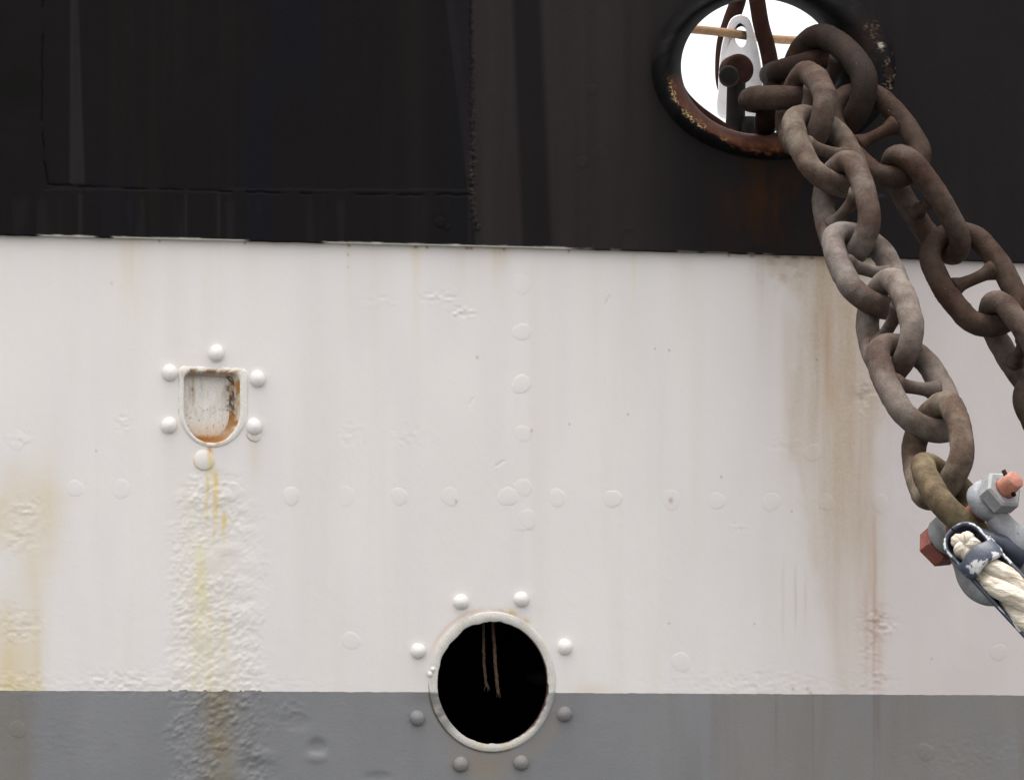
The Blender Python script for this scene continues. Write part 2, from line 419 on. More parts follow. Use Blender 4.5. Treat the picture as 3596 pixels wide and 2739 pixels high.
def paint_mat(name, rough=.5, spec=.3, grain=.05, bdist=.0004, bscale=180):
    """brushed ship paint: colour from the mesh's paint layer, fine grain and orange peel"""
    mt, n, l, bs = new_mat(name)
    at_ = n.new('ShaderNodeAttribute'); at_.attribute_name = 'Col'
    tc = n.new('ShaderNodeTexCoord')
    a = noise(n, l, 420, 3, .6, tc.outputs['Object'])
    r = ramp(n, l, a.outputs[0], [(.3, (1 - grain,) * 3), (.7, (1 + grain,) * 3)])
    c = mixn(n, l, at_.outputs['Color'], r.outputs[0], 1.0, 'MULTIPLY')
    l.new(c, bs.inputs['Base Color'])
    b = noise(n, l, bscale, 5, .65, tc.outputs['Object'])
    bump(n, l, bs, b.outputs[0], bdist)
    rr = noise(n, l, 14, 4, .6, tc.outputs['Object'])
    mr = n.new('ShaderNodeMapRange')
    mr.inputs[3].default_value = rough - .1; mr.inputs[4].default_value = rough + .14
    l.new(rr.outputs[0], mr.inputs[0]); l.new(mr.outputs[0], bs.inputs['Roughness'])
    bs.inputs['Specular IOR Level'].default_value = spec
    return mt


M_WHITE = paint_mat('white_ship_paint', .65, .10, .022, .0003, 160)
M_GREY = paint_mat('grey_ship_paint', .6, .18, .07, .0007, 150)
M_BLACK = paint_mat('black_ship_paint', .6, .05, .10, .0005, 170)
M_RIM = paint_mat('chipped_rim_paint', .7, .05, .14, .0012, 90)


def plain_mat(name, c0, c1, scale=40, rough=.6, spec=.3, metal=0.0, bdist=.0006, bscale=120):
    mt, n, l, bs = new_mat(name)
    tc = n.new('ShaderNodeTexCoord')
    a = noise(n, l, scale, 6, .65, tc.outputs['Object'])
    r = ramp(n, l, a.outputs[0], [(.32, c0), (.68, c1)])
    l.new(r.outputs[0], bs.inputs['Base Color'])
    b = noise(n, l, bscale, 5, .7, tc.outputs['Object'])
    bump(n, l, bs, b.outputs[0], bdist)
    bs.inputs['Roughness'].default_value = rough
    bs.inputs['Specular IOR Level'].default_value = spec
    bs.inputs['Metallic'].default_value = metal
    return mt


def chain_mat():
    """weathered iron; the object colour sets how grey, rusty or shaded a link is"""
    mt, n, l, bs = new_mat('weathered_chain_iron')
    tc = n.new('ShaderNodeTexCoord'); oi = n.new('ShaderNodeObjectInfo')
    ad = n.new('ShaderNodeVectorMath'); ad.operation = 'ADD'
    l.new(tc.outputs['Object'], ad.inputs[0]); l.new(oi.outputs['Location'], ad.inputs[1])
    v = ad.outputs[0]
    big = noise(n, l, 9, 6, .62, v)
    mid = noise(n, l, 42, 6, .68, v)
    fine = noise(n, l, 320, 4, .7, v)
    rust = mixn(n, l, (.017, .0080, .0058), (.060, .029, .018), mid.outputs[0])
    f = ramp(n, l, big.outputs[0], [(.42, (0, 0, 0)), (.60, (1, 1, 1))])
    sepa = n.new('ShaderNodeMath'); sepa.operation = 'MULTIPLY'; sepa.inputs[1].default_value = .75
    l.new(f.outputs[0], sepa.inputs[0])
    c = mixn(n, l, oi.outputs['Color'], rust, sepa.outputs[0])
    g = ramp(n, l, fine.outputs[0], [(.3, (.86, .86, .86)), (.7, (1.13, 1.13, 1.13))])
    c = mixn(n, l, c, g.outputs[0], 1.0, 'MULTIPLY')
    g2 = ramp(n, l, mid.outputs[0], [(.3, (.70, .68, .66)), (.7, (1.26, 1.24, 1.22))])
    c = mixn(n, l, c, g2.outputs[0], 1.0, 'MULTIPLY')
    sp = noise(n, l, 130, 2, .5, v)
    sr = ramp(n, l, sp.outputs[0], [(.755, (0, 0, 0)), (.79, (1, 1, 1))])
    c = mixn(n, l, c, (.24, .21, .18), sr.outputs[0])
    l.new(c, bs.inputs['Base Color'])
    bs.inputs['Roughness'].default_value = .72
    bs.inputs['Specular IOR Level'].default_value = .07
    vo = n.new('ShaderNodeTexVoronoi'); vo.inputs['Scale'].default_value = 130; l.new(v, vo.inputs['Vector'])
    vr = ramp(n, l, vo.outputs[0], [(.0, (.35, .35, .35)), (.38, (1, 1, 1))])
    pm = mixn(n, l, mid.outputs[0], vr.outputs[0], .35, 'MULTIPLY')
    hb = n.new('ShaderNodeMath'); hb.operation = 'ADD'
    l.new(pm, hb.inputs[0]); l.new(fine.outputs[0], hb.inputs[1])
    bump(n, l, bs, hb.outputs[0], .0022, .9)
    return mt


M_CHAIN = chain_mat()
M_RUSTBAR = plain_mat('dark_rusty_steel', (.013, .0055, .004), (.024, .011, .008), 30, .85, .04)
M_DARKIRON = plain_mat('dark_iron', (.006, .005, .005), (.013, .011, .0112), 40, .85, .05)
M_TANROPE = plain_mat('tan_cordage', (.18, .11, .062), (.26, .165, .10), 90, .85, .1)
M_OLDCORD = plain_mat('frayed_brown_cord', (.10, .066, .05), (.24, .165, .12), 160, .9, .05, 0, .002, 200)


def galv_mat(name, c0, c1, dirt, rust):
    mt, n, l, bs = new_mat(name)
    tc = n.new('ShaderNodeTexCoord')
    a = noise(n, l, 34, 7, .7, tc.outputs['Object']); a.inputs['Distortion'].default_value = .6
    r = ramp(n, l, a.outputs[0], [(.30, c0), (.66, c1)])
    d = noise(n, l, 13, 6, .65, tc.outputs['Object'])
    dr = ramp(n, l, d.outputs[0], [(.48, (0, 0, 0)), (.68, (.85, .85, .85))])
    c = mixn(n, l, r.outputs[0], dirt, dr.outputs[0])
    mp = n.new('ShaderNodeMapping'); mp.inputs['Rotation'].default_value = (.3, .8, .5); mp.inputs['Scale'].default_value = (260, 26, 26)
    l.new(tc.outputs['Object'], mp.inputs[0])
    sc_ = noise(n, l, 1, 3, .6, mp.outputs[0])
    sr = ramp(n, l, sc_.outputs[0], [(.66, (0, 0, 0)), (.70, (.6, .6, .6))])
    c = mixn(n, l, c, tuple(min(1, x * 1.3) for x in c1), sr.outputs[0])
    u = noise(n, l, 22, 5, .7, tc.outputs['Object'])
    ur = ramp(n, l, u.outputs[0], [(.64, (0, 0, 0)), (.74, (.8, .8, .8))])
    c = mixn(n, l, c, rust, ur.outputs[0])
    l.new(c, bs.inputs['Base Color'])
    b = noise(n, l, 70, 6, .7, tc.outputs['Object'])
    bump(n, l, bs, b.outputs[0], .0018)
    rr = n.new('ShaderNodeMapRange'); rr.inputs[3].default_value = .4; rr.inputs[4].default_value = .75
    l.new(a.outputs[0], rr.inputs[0]); l.new(rr.outputs[0], bs.inputs['Roughness'])
    bs.inputs['Specular IOR Level'].default_value = .3
    return mt


M_GALV = galv_mat('galvanised_steel', (.14, .143, .152), (.255, .258, .272), (.15, .138, .13), (.13, .085, .065))
M_NUT = galv_mat('grey_zinc_nut', (.16, .163, .17), (.27, .275, .285), (.17, .16, .152), (.14, .10, .08))
M_REDPAINT = galv_mat('faded_red_paint', (.15, .040, .030), (.23, .075, .057), (.13, .05, .04), (.075, .035, .026))
M_PINK = galv_mat('worn_salmon_paint', (.27, .10, .068), (.40, .19, .148), (.24, .09, .045), (.12, .05, .03))
M_HOLE = plain_mat('dark_compartment_paint', (.006, .005, .005), (.010, .009, .009), 8, .95, .02)
M_WATER = plain_mat('harbour_water', (.02, .03, .03), (.03, .04, .04), 2, .12, .5, 0, .03, 3)
M_QUAY = plain_mat('quay_concrete', (.10, .098, .095), (.16, .155, .15), 4, .9, .2, 0, .002, 60)


def white_plate_mat():
    mt, n, l, bs = new_mat('worn_white_plate_paint')
    tc = n.new('ShaderNodeTexCoord')
    a = noise(n, l, 26, 6, .7, tc.outputs['Object'])
    r = ramp(n, l, a.outputs[0], [(.25, (.52, .49, .50)), (.45, (.64, .62, .645)), (.68, (.68, .66, .68)), (.76, (.40, .26, .17))])
    l.new(r.outputs[0], bs.inputs['Base Color'])
    bs.inputs['Roughness'].default_value = .5
    return mt


M_PLATE = white_plate_mat()


def chipped_blue():
    mt, n, l, bs = new_mat('chipped_navy_paint')
    tc = n.new('ShaderNodeTexCoord')
    a = noise(n, l, 34, 6, .62, tc.outputs['Object'])
    at_ = n.new('ShaderNodeAttribute'); at_.attribute_name = 'Col'     # red channel = how worn the edge is
    sp = n.new('ShaderNodeSeparateColor'); l.new(at_.outputs['Color'], sp.inputs[0])
    ad = n.new('ShaderNodeMath'); ad.operation = 'ADD'
    l.new(a.outputs[0], ad.inputs[0]); l.new(sp.outputs[0], ad.inputs[1])
    r = ramp(n, l, ad.outputs[0], [(.0, (.013, .015, .020)), (.50, (.034, .040, .058)), (.635, (.046, .054, .078)), (.65, (.40, .40, .41)), (.80, (.52, .50, .46))])
    l.new(r.outputs[0], bs.inputs['Base Color'])
    b = noise(n, l, 90, 5, .7, tc.outputs['Object'])
    bump(n, l, bs, b.outputs[0], .0009)
    bs.inputs['Roughness'].default_value = .45
    bs.inputs['Specular IOR Level'].default_value = .35
    return mt


M_NAVY = chipped_blue()


def rope_mat():
    mt, n, l, bs = new_mat('white_nylon_rope')
    uv = n.new('ShaderNodeUVMap')
    mp = n.new('ShaderNodeMapping'); mp.inputs['Scale'].default_value = (15, 1.3, 1)
    l.new(uv.outputs[0], mp.inputs[0])
    a = noise(n, l, 1.0, 5, .65, mp.outputs[0])
    tc = n.new('ShaderNodeTexCoord')
    d = noise(n, l, 30, 5, .6, tc.outputs['Object'])
    c = ramp(n, l, a.outputs[0], [(.30, (.28, .235, .19)), (.50, (.56, .505, .42)), (.7, (.70, .655, .565))])
    g = ramp(n, l, d.outputs[0], [(.3, (.80, .76, .72)), (.6, (1, 1, 1))])
    l.new(mixn(n, l, c.outputs[0], g.outputs[0], 1.0, 'MULTIPLY'), bs.inputs['Base Color'])
    bump(n, l, bs, a.outputs[0], .0060)
    bs.inputs['Roughness'].default_value = .85
    bs.inputs['Specular IOR Level'].default_value = .1
    return mt


M_ROPE = rope_mat()


# ---- object helpers
def link_obj(name, me, mat, parent=None):
    o = bpy.data.objects.new(name, me)
    col.objects.link(o)
    if mat is not None and not me.materials:
        me.materials.append(mat)
    if parent is not None:
        o.parent = parent
    return o


def thing(name, label, cat, loc=(0, 0, 0), group=None):
    o = bpy.data.objects.new(name, None)
    col.objects.link(o)
    o.empty_display_size = .1
    o.location = loc
    tag(o, label, cat, group)
    return o


def tag(o, label, cat, group=None):
    o['label'] = label; o['category'] = cat
    if group:
        o['group'] = group


def grid_mesh(name, V, C=None, closed=False, keep=None, flip=False, smooth=True, uv=None):
    """V: (rows, cols, 3) vertex grid -> quads"""
    r, c = V.shape[:2]
    idx = np.arange(r * c).reshape(r, c)
    if closed:
        nx = np.concatenate([idx, idx[:, :1]], 1)
    else:
        nx = idx
    q = np.stack([nx[:-1, :-1], nx[1:, :-1], nx[1:, 1:], nx[:-1, 1:]], -1)
    q = q[keep] if keep is not None else q.reshape(-1, 4)
    if flip:
        q = q[:, ::-1]
    q = q.reshape(-1, 4)
    me = bpy.data.meshes.new(name)
    me.vertices.add(r * c)
    me.vertices.foreach_set('co', np.ascontiguousarray(V.reshape(-1), dtype=np.float32))
    me.loops.add(q.size)
    me.loops.foreach_set('vertex_index', np.ascontiguousarray(q.reshape(-1), dtype=np.int32))
    me.polygons.add(len(q))
    me.polygons.foreach_set('loop_start', np.arange(0, q.size, 4, dtype=np.int32))
    me.polygons.foreach_set('use_smooth', np.full(len(q), smooth, dtype=bool))
    me.update(calc_edges=True)
    if C is not None:
        ca = me.color_attributes.new('Col', 'FLOAT_COLOR', 'POINT')
        cc = np.ones((r * c, 4), np.float32); cc[:, :3] = C.reshape(-1, 3)
        ca.data.foreach_set('color', cc.reshape(-1))
    if uv is not None:
        ul = me.uv_layers.new(name='UVMap')
        # per loop uv without wrap trouble: rows/cols from the quad order
        rr_, cc_ = np.meshgrid(np.arange(r - 1), np.arange(nx.shape[1] - 1), indexing='ij')
        ur = uv[0]; uc = uv[1]
        L = np.stack([np.stack([uc[cc_], ur[rr_]], -1), np.stack([uc[cc_], ur[rr_ + 1]], -1), np.stack([uc[cc_ + 1], ur[rr_ + 1]], -1), np.stack([uc[cc_ + 1], ur[rr_]], -1)], 2)
        if flip:
            L = L[:, :, ::-1]
        ul.data.foreach_set('uv', L.reshape(-1).astype(np.float32))
    return me


def sweep(path, radius, seg=16, closed=False, up=None):
    """vertex grid of a tube along path (n,3); radius scalar or (n,)"""
    path = np.asarray(path, float); n = len(path)
    rad = np.broadcast_to(np.asarray(radius, float), (n,))
    if closed:
        tan = np.roll(path, -1, 0) - np.roll(path, 1, 0)
    else:
        tan = np.gradient(path, axis=0)
    tan /= np.linalg.norm(tan, axis=1)[:, None]
    nrm = np.array(up if up is not None else [0.13, .31, .9], float)
    N = []
    for i in range(n):
        nrm = nrm - tan[i] * np.dot(nrm, tan[i])
        nrm /= np.linalg.norm(nrm)
        N.append(nrm.copy())
    N = np.array(N); B = np.cross(tan, N)
    a = np.linspace(0, 2 * np.pi, seg, endpoint=False)
    V = path[:, None] + rad[:, None, None] * (np.cos(a)[None, :, None] * N[:, None] + np.sin(a)[None, :, None] * B[:, None])
    if closed:
        V = np.concatenate([V, V[:1]], 0)
    return V


def cap_ends(V, round_=False):
    """close a swept tube with a point at each end"""
    a = np.repeat(V[:1].mean(1, keepdims=True), V.shape[1], 1); b = np.repeat(V[-1:].mean(1, keepdims=True), V.shape[1], 1)
    return np.concatenate([a, V, b], 0)


def tube_obj(name, path, radius, mat, parent=None, seg=14, closed=False, jitter=0.0):
    V = sweep(path, radius, seg, closed)
    if jitter:
        V = V + jitter * (RNG.random(V.shape) - .5)
    if not closed:
        V = cap_ends(V)
    return link_obj(name, grid_mesh(name, V, closed=True, flip=True), mat, parent)


def spline(pts, n):
    """Catmull-Rom through pts"""
    p = np.asarray(pts, float)
    p = np.concatenate([2 * p[:1] - p[1:2], p, 2 * p[-1:] - p[-2:-1]])
    out = []
    segs = len(p) - 3
    for t in np.linspace(0, segs - 1e-9, n):
        i = int(t); u = t - i
        a, b, c, d = p[i:i + 4]
        out.append(.5 * (2 * b + (c - a) * u + (2 * a - 5 * b + 4 * c - d) * u * u + (3 * b - 3 * c + d - a) * u ** 3))
    return np.array(out)


# ------------------------------------------------------------------ unseen water and quay, added for bounce light
def sheet(name, x0, x1, y0, y1, z, mat, th=None):
    me = bpy.data.meshes.new(name)
    if th is None:
        me.from_pydata([(x0, y0, z), (x1, y0, z), (x1, y1, z), (x0, y1, z)], [], [(0, 1, 2, 3)])
    else:
        bm = bmesh.new()
        bmesh.ops.create_cube(bm, size=1, matrix=Matrix.Translation(((x0 + x1) / 2, (y0 + y1) / 2, z - th / 2)) @ Matrix.Diagonal((x1 - x0, y1 - y0, th, 1)))
        bm.to_mesh(me); bm.free()
    o = link_obj(name, me, mat)
    o['kind'] = 'structure'
    return o


sheet('water', -1500, 1500, -1500, 1500, 0, M_WATER)
sheet('quay', -200, 200, -60, -3.2, Z0 - 1.6, M_QUAY, 3.4)

# ------------------------------------------------------------------ the ship's side
ship = thing('ship', 'ship side painted black over white over grey, with rivets, hawse pipe and rust streaks', 'ship', (0, 0, Z0))


def rel(V):
    return V - np.array([0, 0, Z0])


bm = bmesh.new()
bmesh.ops.create_cube(bm, size=1, matrix=Matrix.Translation((0, 3.52, .27)) @ Matrix.Diagonal((7.6, 7.0, .12, 1)))
me = bpy.data.meshes.new('deck'); bm.to_mesh(me); bm.free()
link_obj('deck', me, plain_mat('light_grey_deck_paint', (.42, .42, .42), (.55, .55, .54), 6, .8, .2), ship)  # unseen deck, added to bounce sky light up onto the lug plate

fx = np.arange(-60, 3661, 4.0)
lx = -60 - np.cumsum(8 * 1.22 ** np.arange(25)); lx = lx[lx > -5000][::-1]
rx = 3660 + np.cumsum(8 * 1.22 ** np.arange(25)); rx = rx[rx < 8600]
COLS = np.concatenate([lx, fx, rx])

SHIELD_OUT = (627, 871, 1285, 1571)
SHIELD_IN = (646, 842, 1304, 1556)


def shield(b, n=112, rc=26):
    """points of a flat topped, round bottomed shield, clockwise from the top left corner"""
    x0, x1, y0, y1 = b
    cx = (x0 + x1) / 2; hw = (x1 - x0) / 2; ys = y1 - 1.08 * hw
    pts = []
    for k in np.linspace(0, 1, 10): pts.append((x0 + rc - rc * math.cos(k * math.pi / 2), y0 + rc - rc * math.sin(k * math.pi / 2)))
    for k in np.linspace(0, 1, 10): pts.append((x1 - rc + rc * math.sin(k * math.pi / 2), y0 + 8 + rc - rc * math.cos(k * math.pi / 2)))
    for k in np.linspace(0, math.pi, 60): pts.append((cx + hw * math.cos(k) * (1 - .04 * math.sin(k)), ys + (y1 - ys) * math.sin(k)))
    p = np.array(pts); p = np.concatenate([p, p[:1]])
    s = np.concatenate([[0], np.cumsum(np.linalg.norm(np.diff(p, axis=0), axis=1))])
    t = np.linspace(0, s[-1], n, endpoint=False)
    return np.stack([np.interp(t, s, p[:, 0]), np.interp(t, s, p[:, 1])], -1)


def in_poly(X, Y, poly):
    inside = np.zeros(X.shape, bool)
    j = len(poly) - 1
    for i in range(len(poly)):
        xi, yi = poly[i]; xj, yj = poly[j]
        if yi != yj:
            hit = ((yi > Y) != (yj > Y)) & (X < (xj - xi) * (Y - yi) / (yj - yi) + xi)
            inside ^= hit
        j = i
    return inside


def plating(name, rows, paint, rel_fn, y0, holes, mat):
    """rows: list of arrays (photo y for each column)"""
    Y = np.stack(rows, 0)
    X = np.broadcast_to(COLS, Y.shape)
    V = at(X, Y, 0.0)
    V[..., 1] = y0 - rel_fn(X, Y)
    C = paint(X, Y)
    Xc = (X[:-1, :-1] + X[1:, 1:]) / 2; Yc = (Y[:-1, :-1] + Y[1:, 1:]) / 2
    keep = np.ones(Xc.shape, bool)
    for h in holes:
        keep &= ~h(Xc, Yc)
    return V, C, keep


def port_hole(X, Y):
    return np.hypot((X - 1729) / 208, (Y - 2395) / 230) < 1


SH_MID = shield((636, 858, 1294, 1564))


def shield_hole(X, Y):
    k = (X > 560) & (X < 900) & (Y > 1250) & (Y < 1600)
    r = np.zeros(X.shape, bool)
    r[k] = in_poly(X[k], Y[k], SH_MID)
    return r


yb = line_black(COLS); yg = line_grey(COLS)
# edge of the grey paint is cut in by brush: slightly ragged
yg_r = yg + 3.0 * (fbm(COLS / 30, COLS * 0 + 2, 3) - .5) - 5 * sm(.62, .72, fbm(COLS / 16, COLS * 0 + 9, 2)) * np.clip(box(COLS, 560, 940, 40), 0, 1)
yb_r = yb + 2.5 * (fbm(COLS / 40, COLS * 0 + 6, 3) - .5)

nw = 402
V, C, K = plating('white_plating', [yb - 40 + (yg_r - yb + 40) * k / (nw - 1) for k in range(nw)], white_paint, relief, 0.0, [port_hole, shield_hole], None)
link_obj('white_plating', grid_mesh('white_plating', rel(V), C, keep=K), M_WHITE, ship)

gs = np.concatenate([np.arange(0, 380, 4.0), 380 + np.cumsum(8 * 1.35 ** np.arange(16))]); gs = gs[gs < 4300]
V, C, K = plating('grey_plating', [yg_r + s for s in gs], grey_paint, relief, 0.0, [port_hole], None)
link_obj('grey_plating', grid_mesh('grey_plating', rel(V), C, keep=K), M_GREY, ship)

# black doubler plate stands proud of the white strake
PT = 0.019
up = 3660
frac = np.concatenate([-60 - np.cumsum(8 * 1.3 ** np.arange(18))[::-1]])
frac = frac[frac > -1000]
nb = 226


def hawse_hole(X, Y):
    return np.hypot((X - 2712) / 405, (Y - 239) / 304) < 1


rows = [np.full(COLS.shape, f) for f in frac] + [-60 + (yb_r + 60) * k / (nb - 1) for k in range(nb)]
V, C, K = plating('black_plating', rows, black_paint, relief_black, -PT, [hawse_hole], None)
# return edge at the bottom of the plate (thickness)
e1 = V[-1:].copy(); e1[..., 1] += .004; e1[..., 2] -= .0012
e2 = e1.copy(); e2[..., 1] = -.0005; e2[..., 2] -= .0
V = np.concatenate([V, e1, e2], 0)
ce = C[-1:] * .6 + .4 * np.array([.03, .026, .024])
C = np.concatenate([C, ce, ce], 0)
K = np.concatenate([K, np.ones((2, K.shape[1]), bool)], 0)
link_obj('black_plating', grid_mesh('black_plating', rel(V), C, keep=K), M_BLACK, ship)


# light grey inner face of the bulwark, added to bounce light onto lug plate
lin_c = np.concatenate([[-3500, -1500, 0, 1200, 1900], np.arange(2200, 3260, 20.0), [3600, 4500, 6500]])
lin_r = np.concatenate([[-950, -700, -500, -300], np.arange(-180, 660, 20.0), [720, 760]])
LX, LY = np.meshgrid(lin_c, lin_r)
kk = np.hypot((LX[:-1, :-1] + LX[1:, 1:]) / 2 - 2700, ((LY[:-1, :-1] + LY[1:, 1:]) / 2 - 239) * 1.25) > 395
link_obj('bulwark_lining', grid_mesh('bulwark_lining', rel(at(LX, LY, .035)), keep=kk), plain_mat('pale_grey_bulwark_paint', (.55, .55, .54), (.66, .66, .65), 6, .7, .2), ship)


# ---- flush and domed rivets, each a piece of its own
def rivet(name, cx, cy, r, height, paint, relf, parent, dome=True, y0=0.0, seed=0, weep=None):
    rng = np.random.default_rng(seed + int(cx * 7 + cy))
    n = 22
    a = np.linspace(0, 2 * np.pi, n, endpoint=False)
    if dome:
        th = np.array([0.02, .3, .6, .9, 1.15, 1.38, 1.57])
        rr_ = np.sin(th); hh = np.cos(th)
        rr_ = np.append(rr_, 1.0); hh = np.append(hh, -.25)
    else:
        rr_ = np.array([0.02, .4, .7, .86, .95, 1.0, 1.06])
        tl = rng.uniform(.75, 1.1)
        hh = np.array([1, .93, .82, .62, .36, .10, -.35]) * tl
    wob = 1 + (.025 if dome else .075) * np.sin(a * 2 + rng.uniform(0, 6)) + (.015 if dome else .05) * np.sin(a * 3 + rng.uniform(0, 6)) + (0 if dome else .03) * np.sin(a * 7 + rng.uniform(0, 6))
    X = cx + r * rr_[:, None] * np.cos(a)[None] * wob
    Y = cy - r * 1.04 * rr_[:, None] * np.sin(a)[None] * wob
    V = at(X, Y, 0.0)
    base = relf(np.full(X.shape, float(cx)), np.full(X.shape, float(cy))) if dome else relf(X, Y)
    tilt = 0 if dome else .25 * np.sin(a - rng.uniform(1.0, 2.2))[None] * rr_[:, None] * height
    V[..., 1] = y0 - base - height * hh[:, None] + tilt
    C = paint(X, Y)
    if dome:
        k_ = .7 if weep is None else .1; c0 = np.median(C.reshape(-1, 3), 0); C = C * (1 - k_) + c0 * k_
    if weep is not None:
        C = mixc(C, weep, .8 * np.clip(-np.cos(a - .6), 0, 1)[None] * sm(.75, 1.0, rr_)[:, None] * np.ones(X.shape))
    loc = Vector(at(cx, cy, y0))
    V = V - np.array(loc)
    mat = {white_paint: M_WHITE, grey_paint: M_GREY, black_paint: M_BLACK}[paint]
    o = link_obj(name, grid_mesh(name, V, C, closed=True, flip=True), mat, parent)
    o.location = loc - Vector(parent.location) if parent is ship else loc - Vector((0, 0, Z0)) - Vector(parent.location)
    return o


flat = [(262, 1715), (425, 1718), (815, 1728), (1022, 1742), (1214, 1742), (1402, 1744), (1578, 1744), (1782, 1744), (1836, 1712), (1852, 1822), (1957, 1748),
        (2150, 1752), (2356, 1756), (2515, 1758), (2706, 1762), (2900, 1764), (3090, 1768), (1829, 1000), (1830, 1166), (1829, 1350), (1836, 1524), (1232, 2250), (2390, 2325), (2852, 1590), (60, 1545), (3505, 2290)]
for i, (x, y) in enumerate(flat):
    rivet('rivet', x, y, 32 + (i * 7 % 5) - 2, .00055 + .0004 * (i * 5 % 4) / 3, white_paint, relief, ship, dome=False, seed=i)
for (x, y) in ((60, 2560), (3250, 2640)):
    rivet('rivet', x, y, 31, .0009, grey_paint, relief, ship, dome=False)

# ------------------------------------------------------------------ shield-shaped scupper
sc = bpy.data.objects.new('scupper', None); col.objects.link(sc); sc.parent = ship
sc['label'] = 'shield shaped scupper with rusty inner edge'


def ring_px(pts, y):
    return at(pts[:, 0], pts[:, 1], y)


def loft(name, rings, colors, mat, parent, flip=False):
    V = np.stack(rings, 0); C = np.stack(colors, 0)
    return link_obj(name, grid_mesh(name, rel(V), C, closed=True, flip=flip), mat, parent)


def shield_cols(pts, kind):
    X, Y = pts[:, 0], pts[:, 1]
    n = fbm(X / 16, Y / 24, 3)
    c = white_paint(X, Y) * .3 + .7 * np.array([.755, .725, .665])
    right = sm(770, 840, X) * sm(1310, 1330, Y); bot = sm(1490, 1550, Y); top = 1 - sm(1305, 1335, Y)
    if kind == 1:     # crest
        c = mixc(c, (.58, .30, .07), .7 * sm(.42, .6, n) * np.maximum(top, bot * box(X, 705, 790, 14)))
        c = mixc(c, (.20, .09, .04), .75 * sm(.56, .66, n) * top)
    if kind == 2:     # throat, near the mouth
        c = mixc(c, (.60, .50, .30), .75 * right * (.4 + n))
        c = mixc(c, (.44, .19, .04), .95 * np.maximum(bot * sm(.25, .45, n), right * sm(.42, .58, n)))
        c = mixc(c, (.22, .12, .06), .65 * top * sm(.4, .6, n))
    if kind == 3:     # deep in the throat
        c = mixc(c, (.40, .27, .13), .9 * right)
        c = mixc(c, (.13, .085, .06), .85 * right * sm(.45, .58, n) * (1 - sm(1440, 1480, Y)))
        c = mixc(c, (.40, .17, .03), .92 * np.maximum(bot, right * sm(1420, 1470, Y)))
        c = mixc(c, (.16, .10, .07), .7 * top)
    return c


o_ = shield(SHIELD_OUT, rc=22); o2 = shield((631, 867, 1289, 1568), rc=22); cr = shield((639, 850, 1298, 1561), rc=24); i1 = shield(SHIELD_IN, rc=26)
i2 = shield((646, 826, 1311, 1553), rc=24); i3 = shield((640, 803, 1318, 1546), rc=18)
wob = 2.5 * (fbm(np.arange(112) / 9.0, np.zeros(112) + 4, 2) - .5)
for q in (cr, i1, i2):
    q[:, 0] += wob; q[:, 1] += np.roll(wob, 30)
c_out = white_paint(o_[:, 0], o_[:, 1]) * .5 + .5 * np.array([.74, .715, .665])
nn = fbm(o_[:, 0] / 14, o_[:, 1] / 14, 2)
c_out = mixc(c_out, (.30, .24, .2), .6 * sm(.45, .6, nn) * ((1 - sm(1290, 1300, o_[:, 1])) + (1 - sm(628, 634, o_[:, 0])) * box(o_[:, 1], 1390, 1450, 15)))
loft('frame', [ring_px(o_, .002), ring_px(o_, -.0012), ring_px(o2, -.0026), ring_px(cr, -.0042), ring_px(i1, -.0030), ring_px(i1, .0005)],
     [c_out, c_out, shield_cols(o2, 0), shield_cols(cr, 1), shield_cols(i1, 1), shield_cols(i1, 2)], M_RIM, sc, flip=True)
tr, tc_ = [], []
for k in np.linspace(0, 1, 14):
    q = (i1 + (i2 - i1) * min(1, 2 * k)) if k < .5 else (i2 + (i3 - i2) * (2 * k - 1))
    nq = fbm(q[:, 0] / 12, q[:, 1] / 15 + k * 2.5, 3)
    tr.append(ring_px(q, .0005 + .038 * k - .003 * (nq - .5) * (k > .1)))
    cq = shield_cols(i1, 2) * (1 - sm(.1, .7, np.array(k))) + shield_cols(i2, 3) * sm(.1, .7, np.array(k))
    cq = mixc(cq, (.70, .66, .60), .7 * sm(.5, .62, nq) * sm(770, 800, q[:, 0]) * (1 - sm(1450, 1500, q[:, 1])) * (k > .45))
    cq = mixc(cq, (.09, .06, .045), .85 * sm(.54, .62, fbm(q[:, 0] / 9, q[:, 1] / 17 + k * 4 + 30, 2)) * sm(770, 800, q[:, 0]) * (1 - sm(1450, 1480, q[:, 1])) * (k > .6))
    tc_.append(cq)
loft('throat', tr, tc_, M_RIM, sc, flip=True)
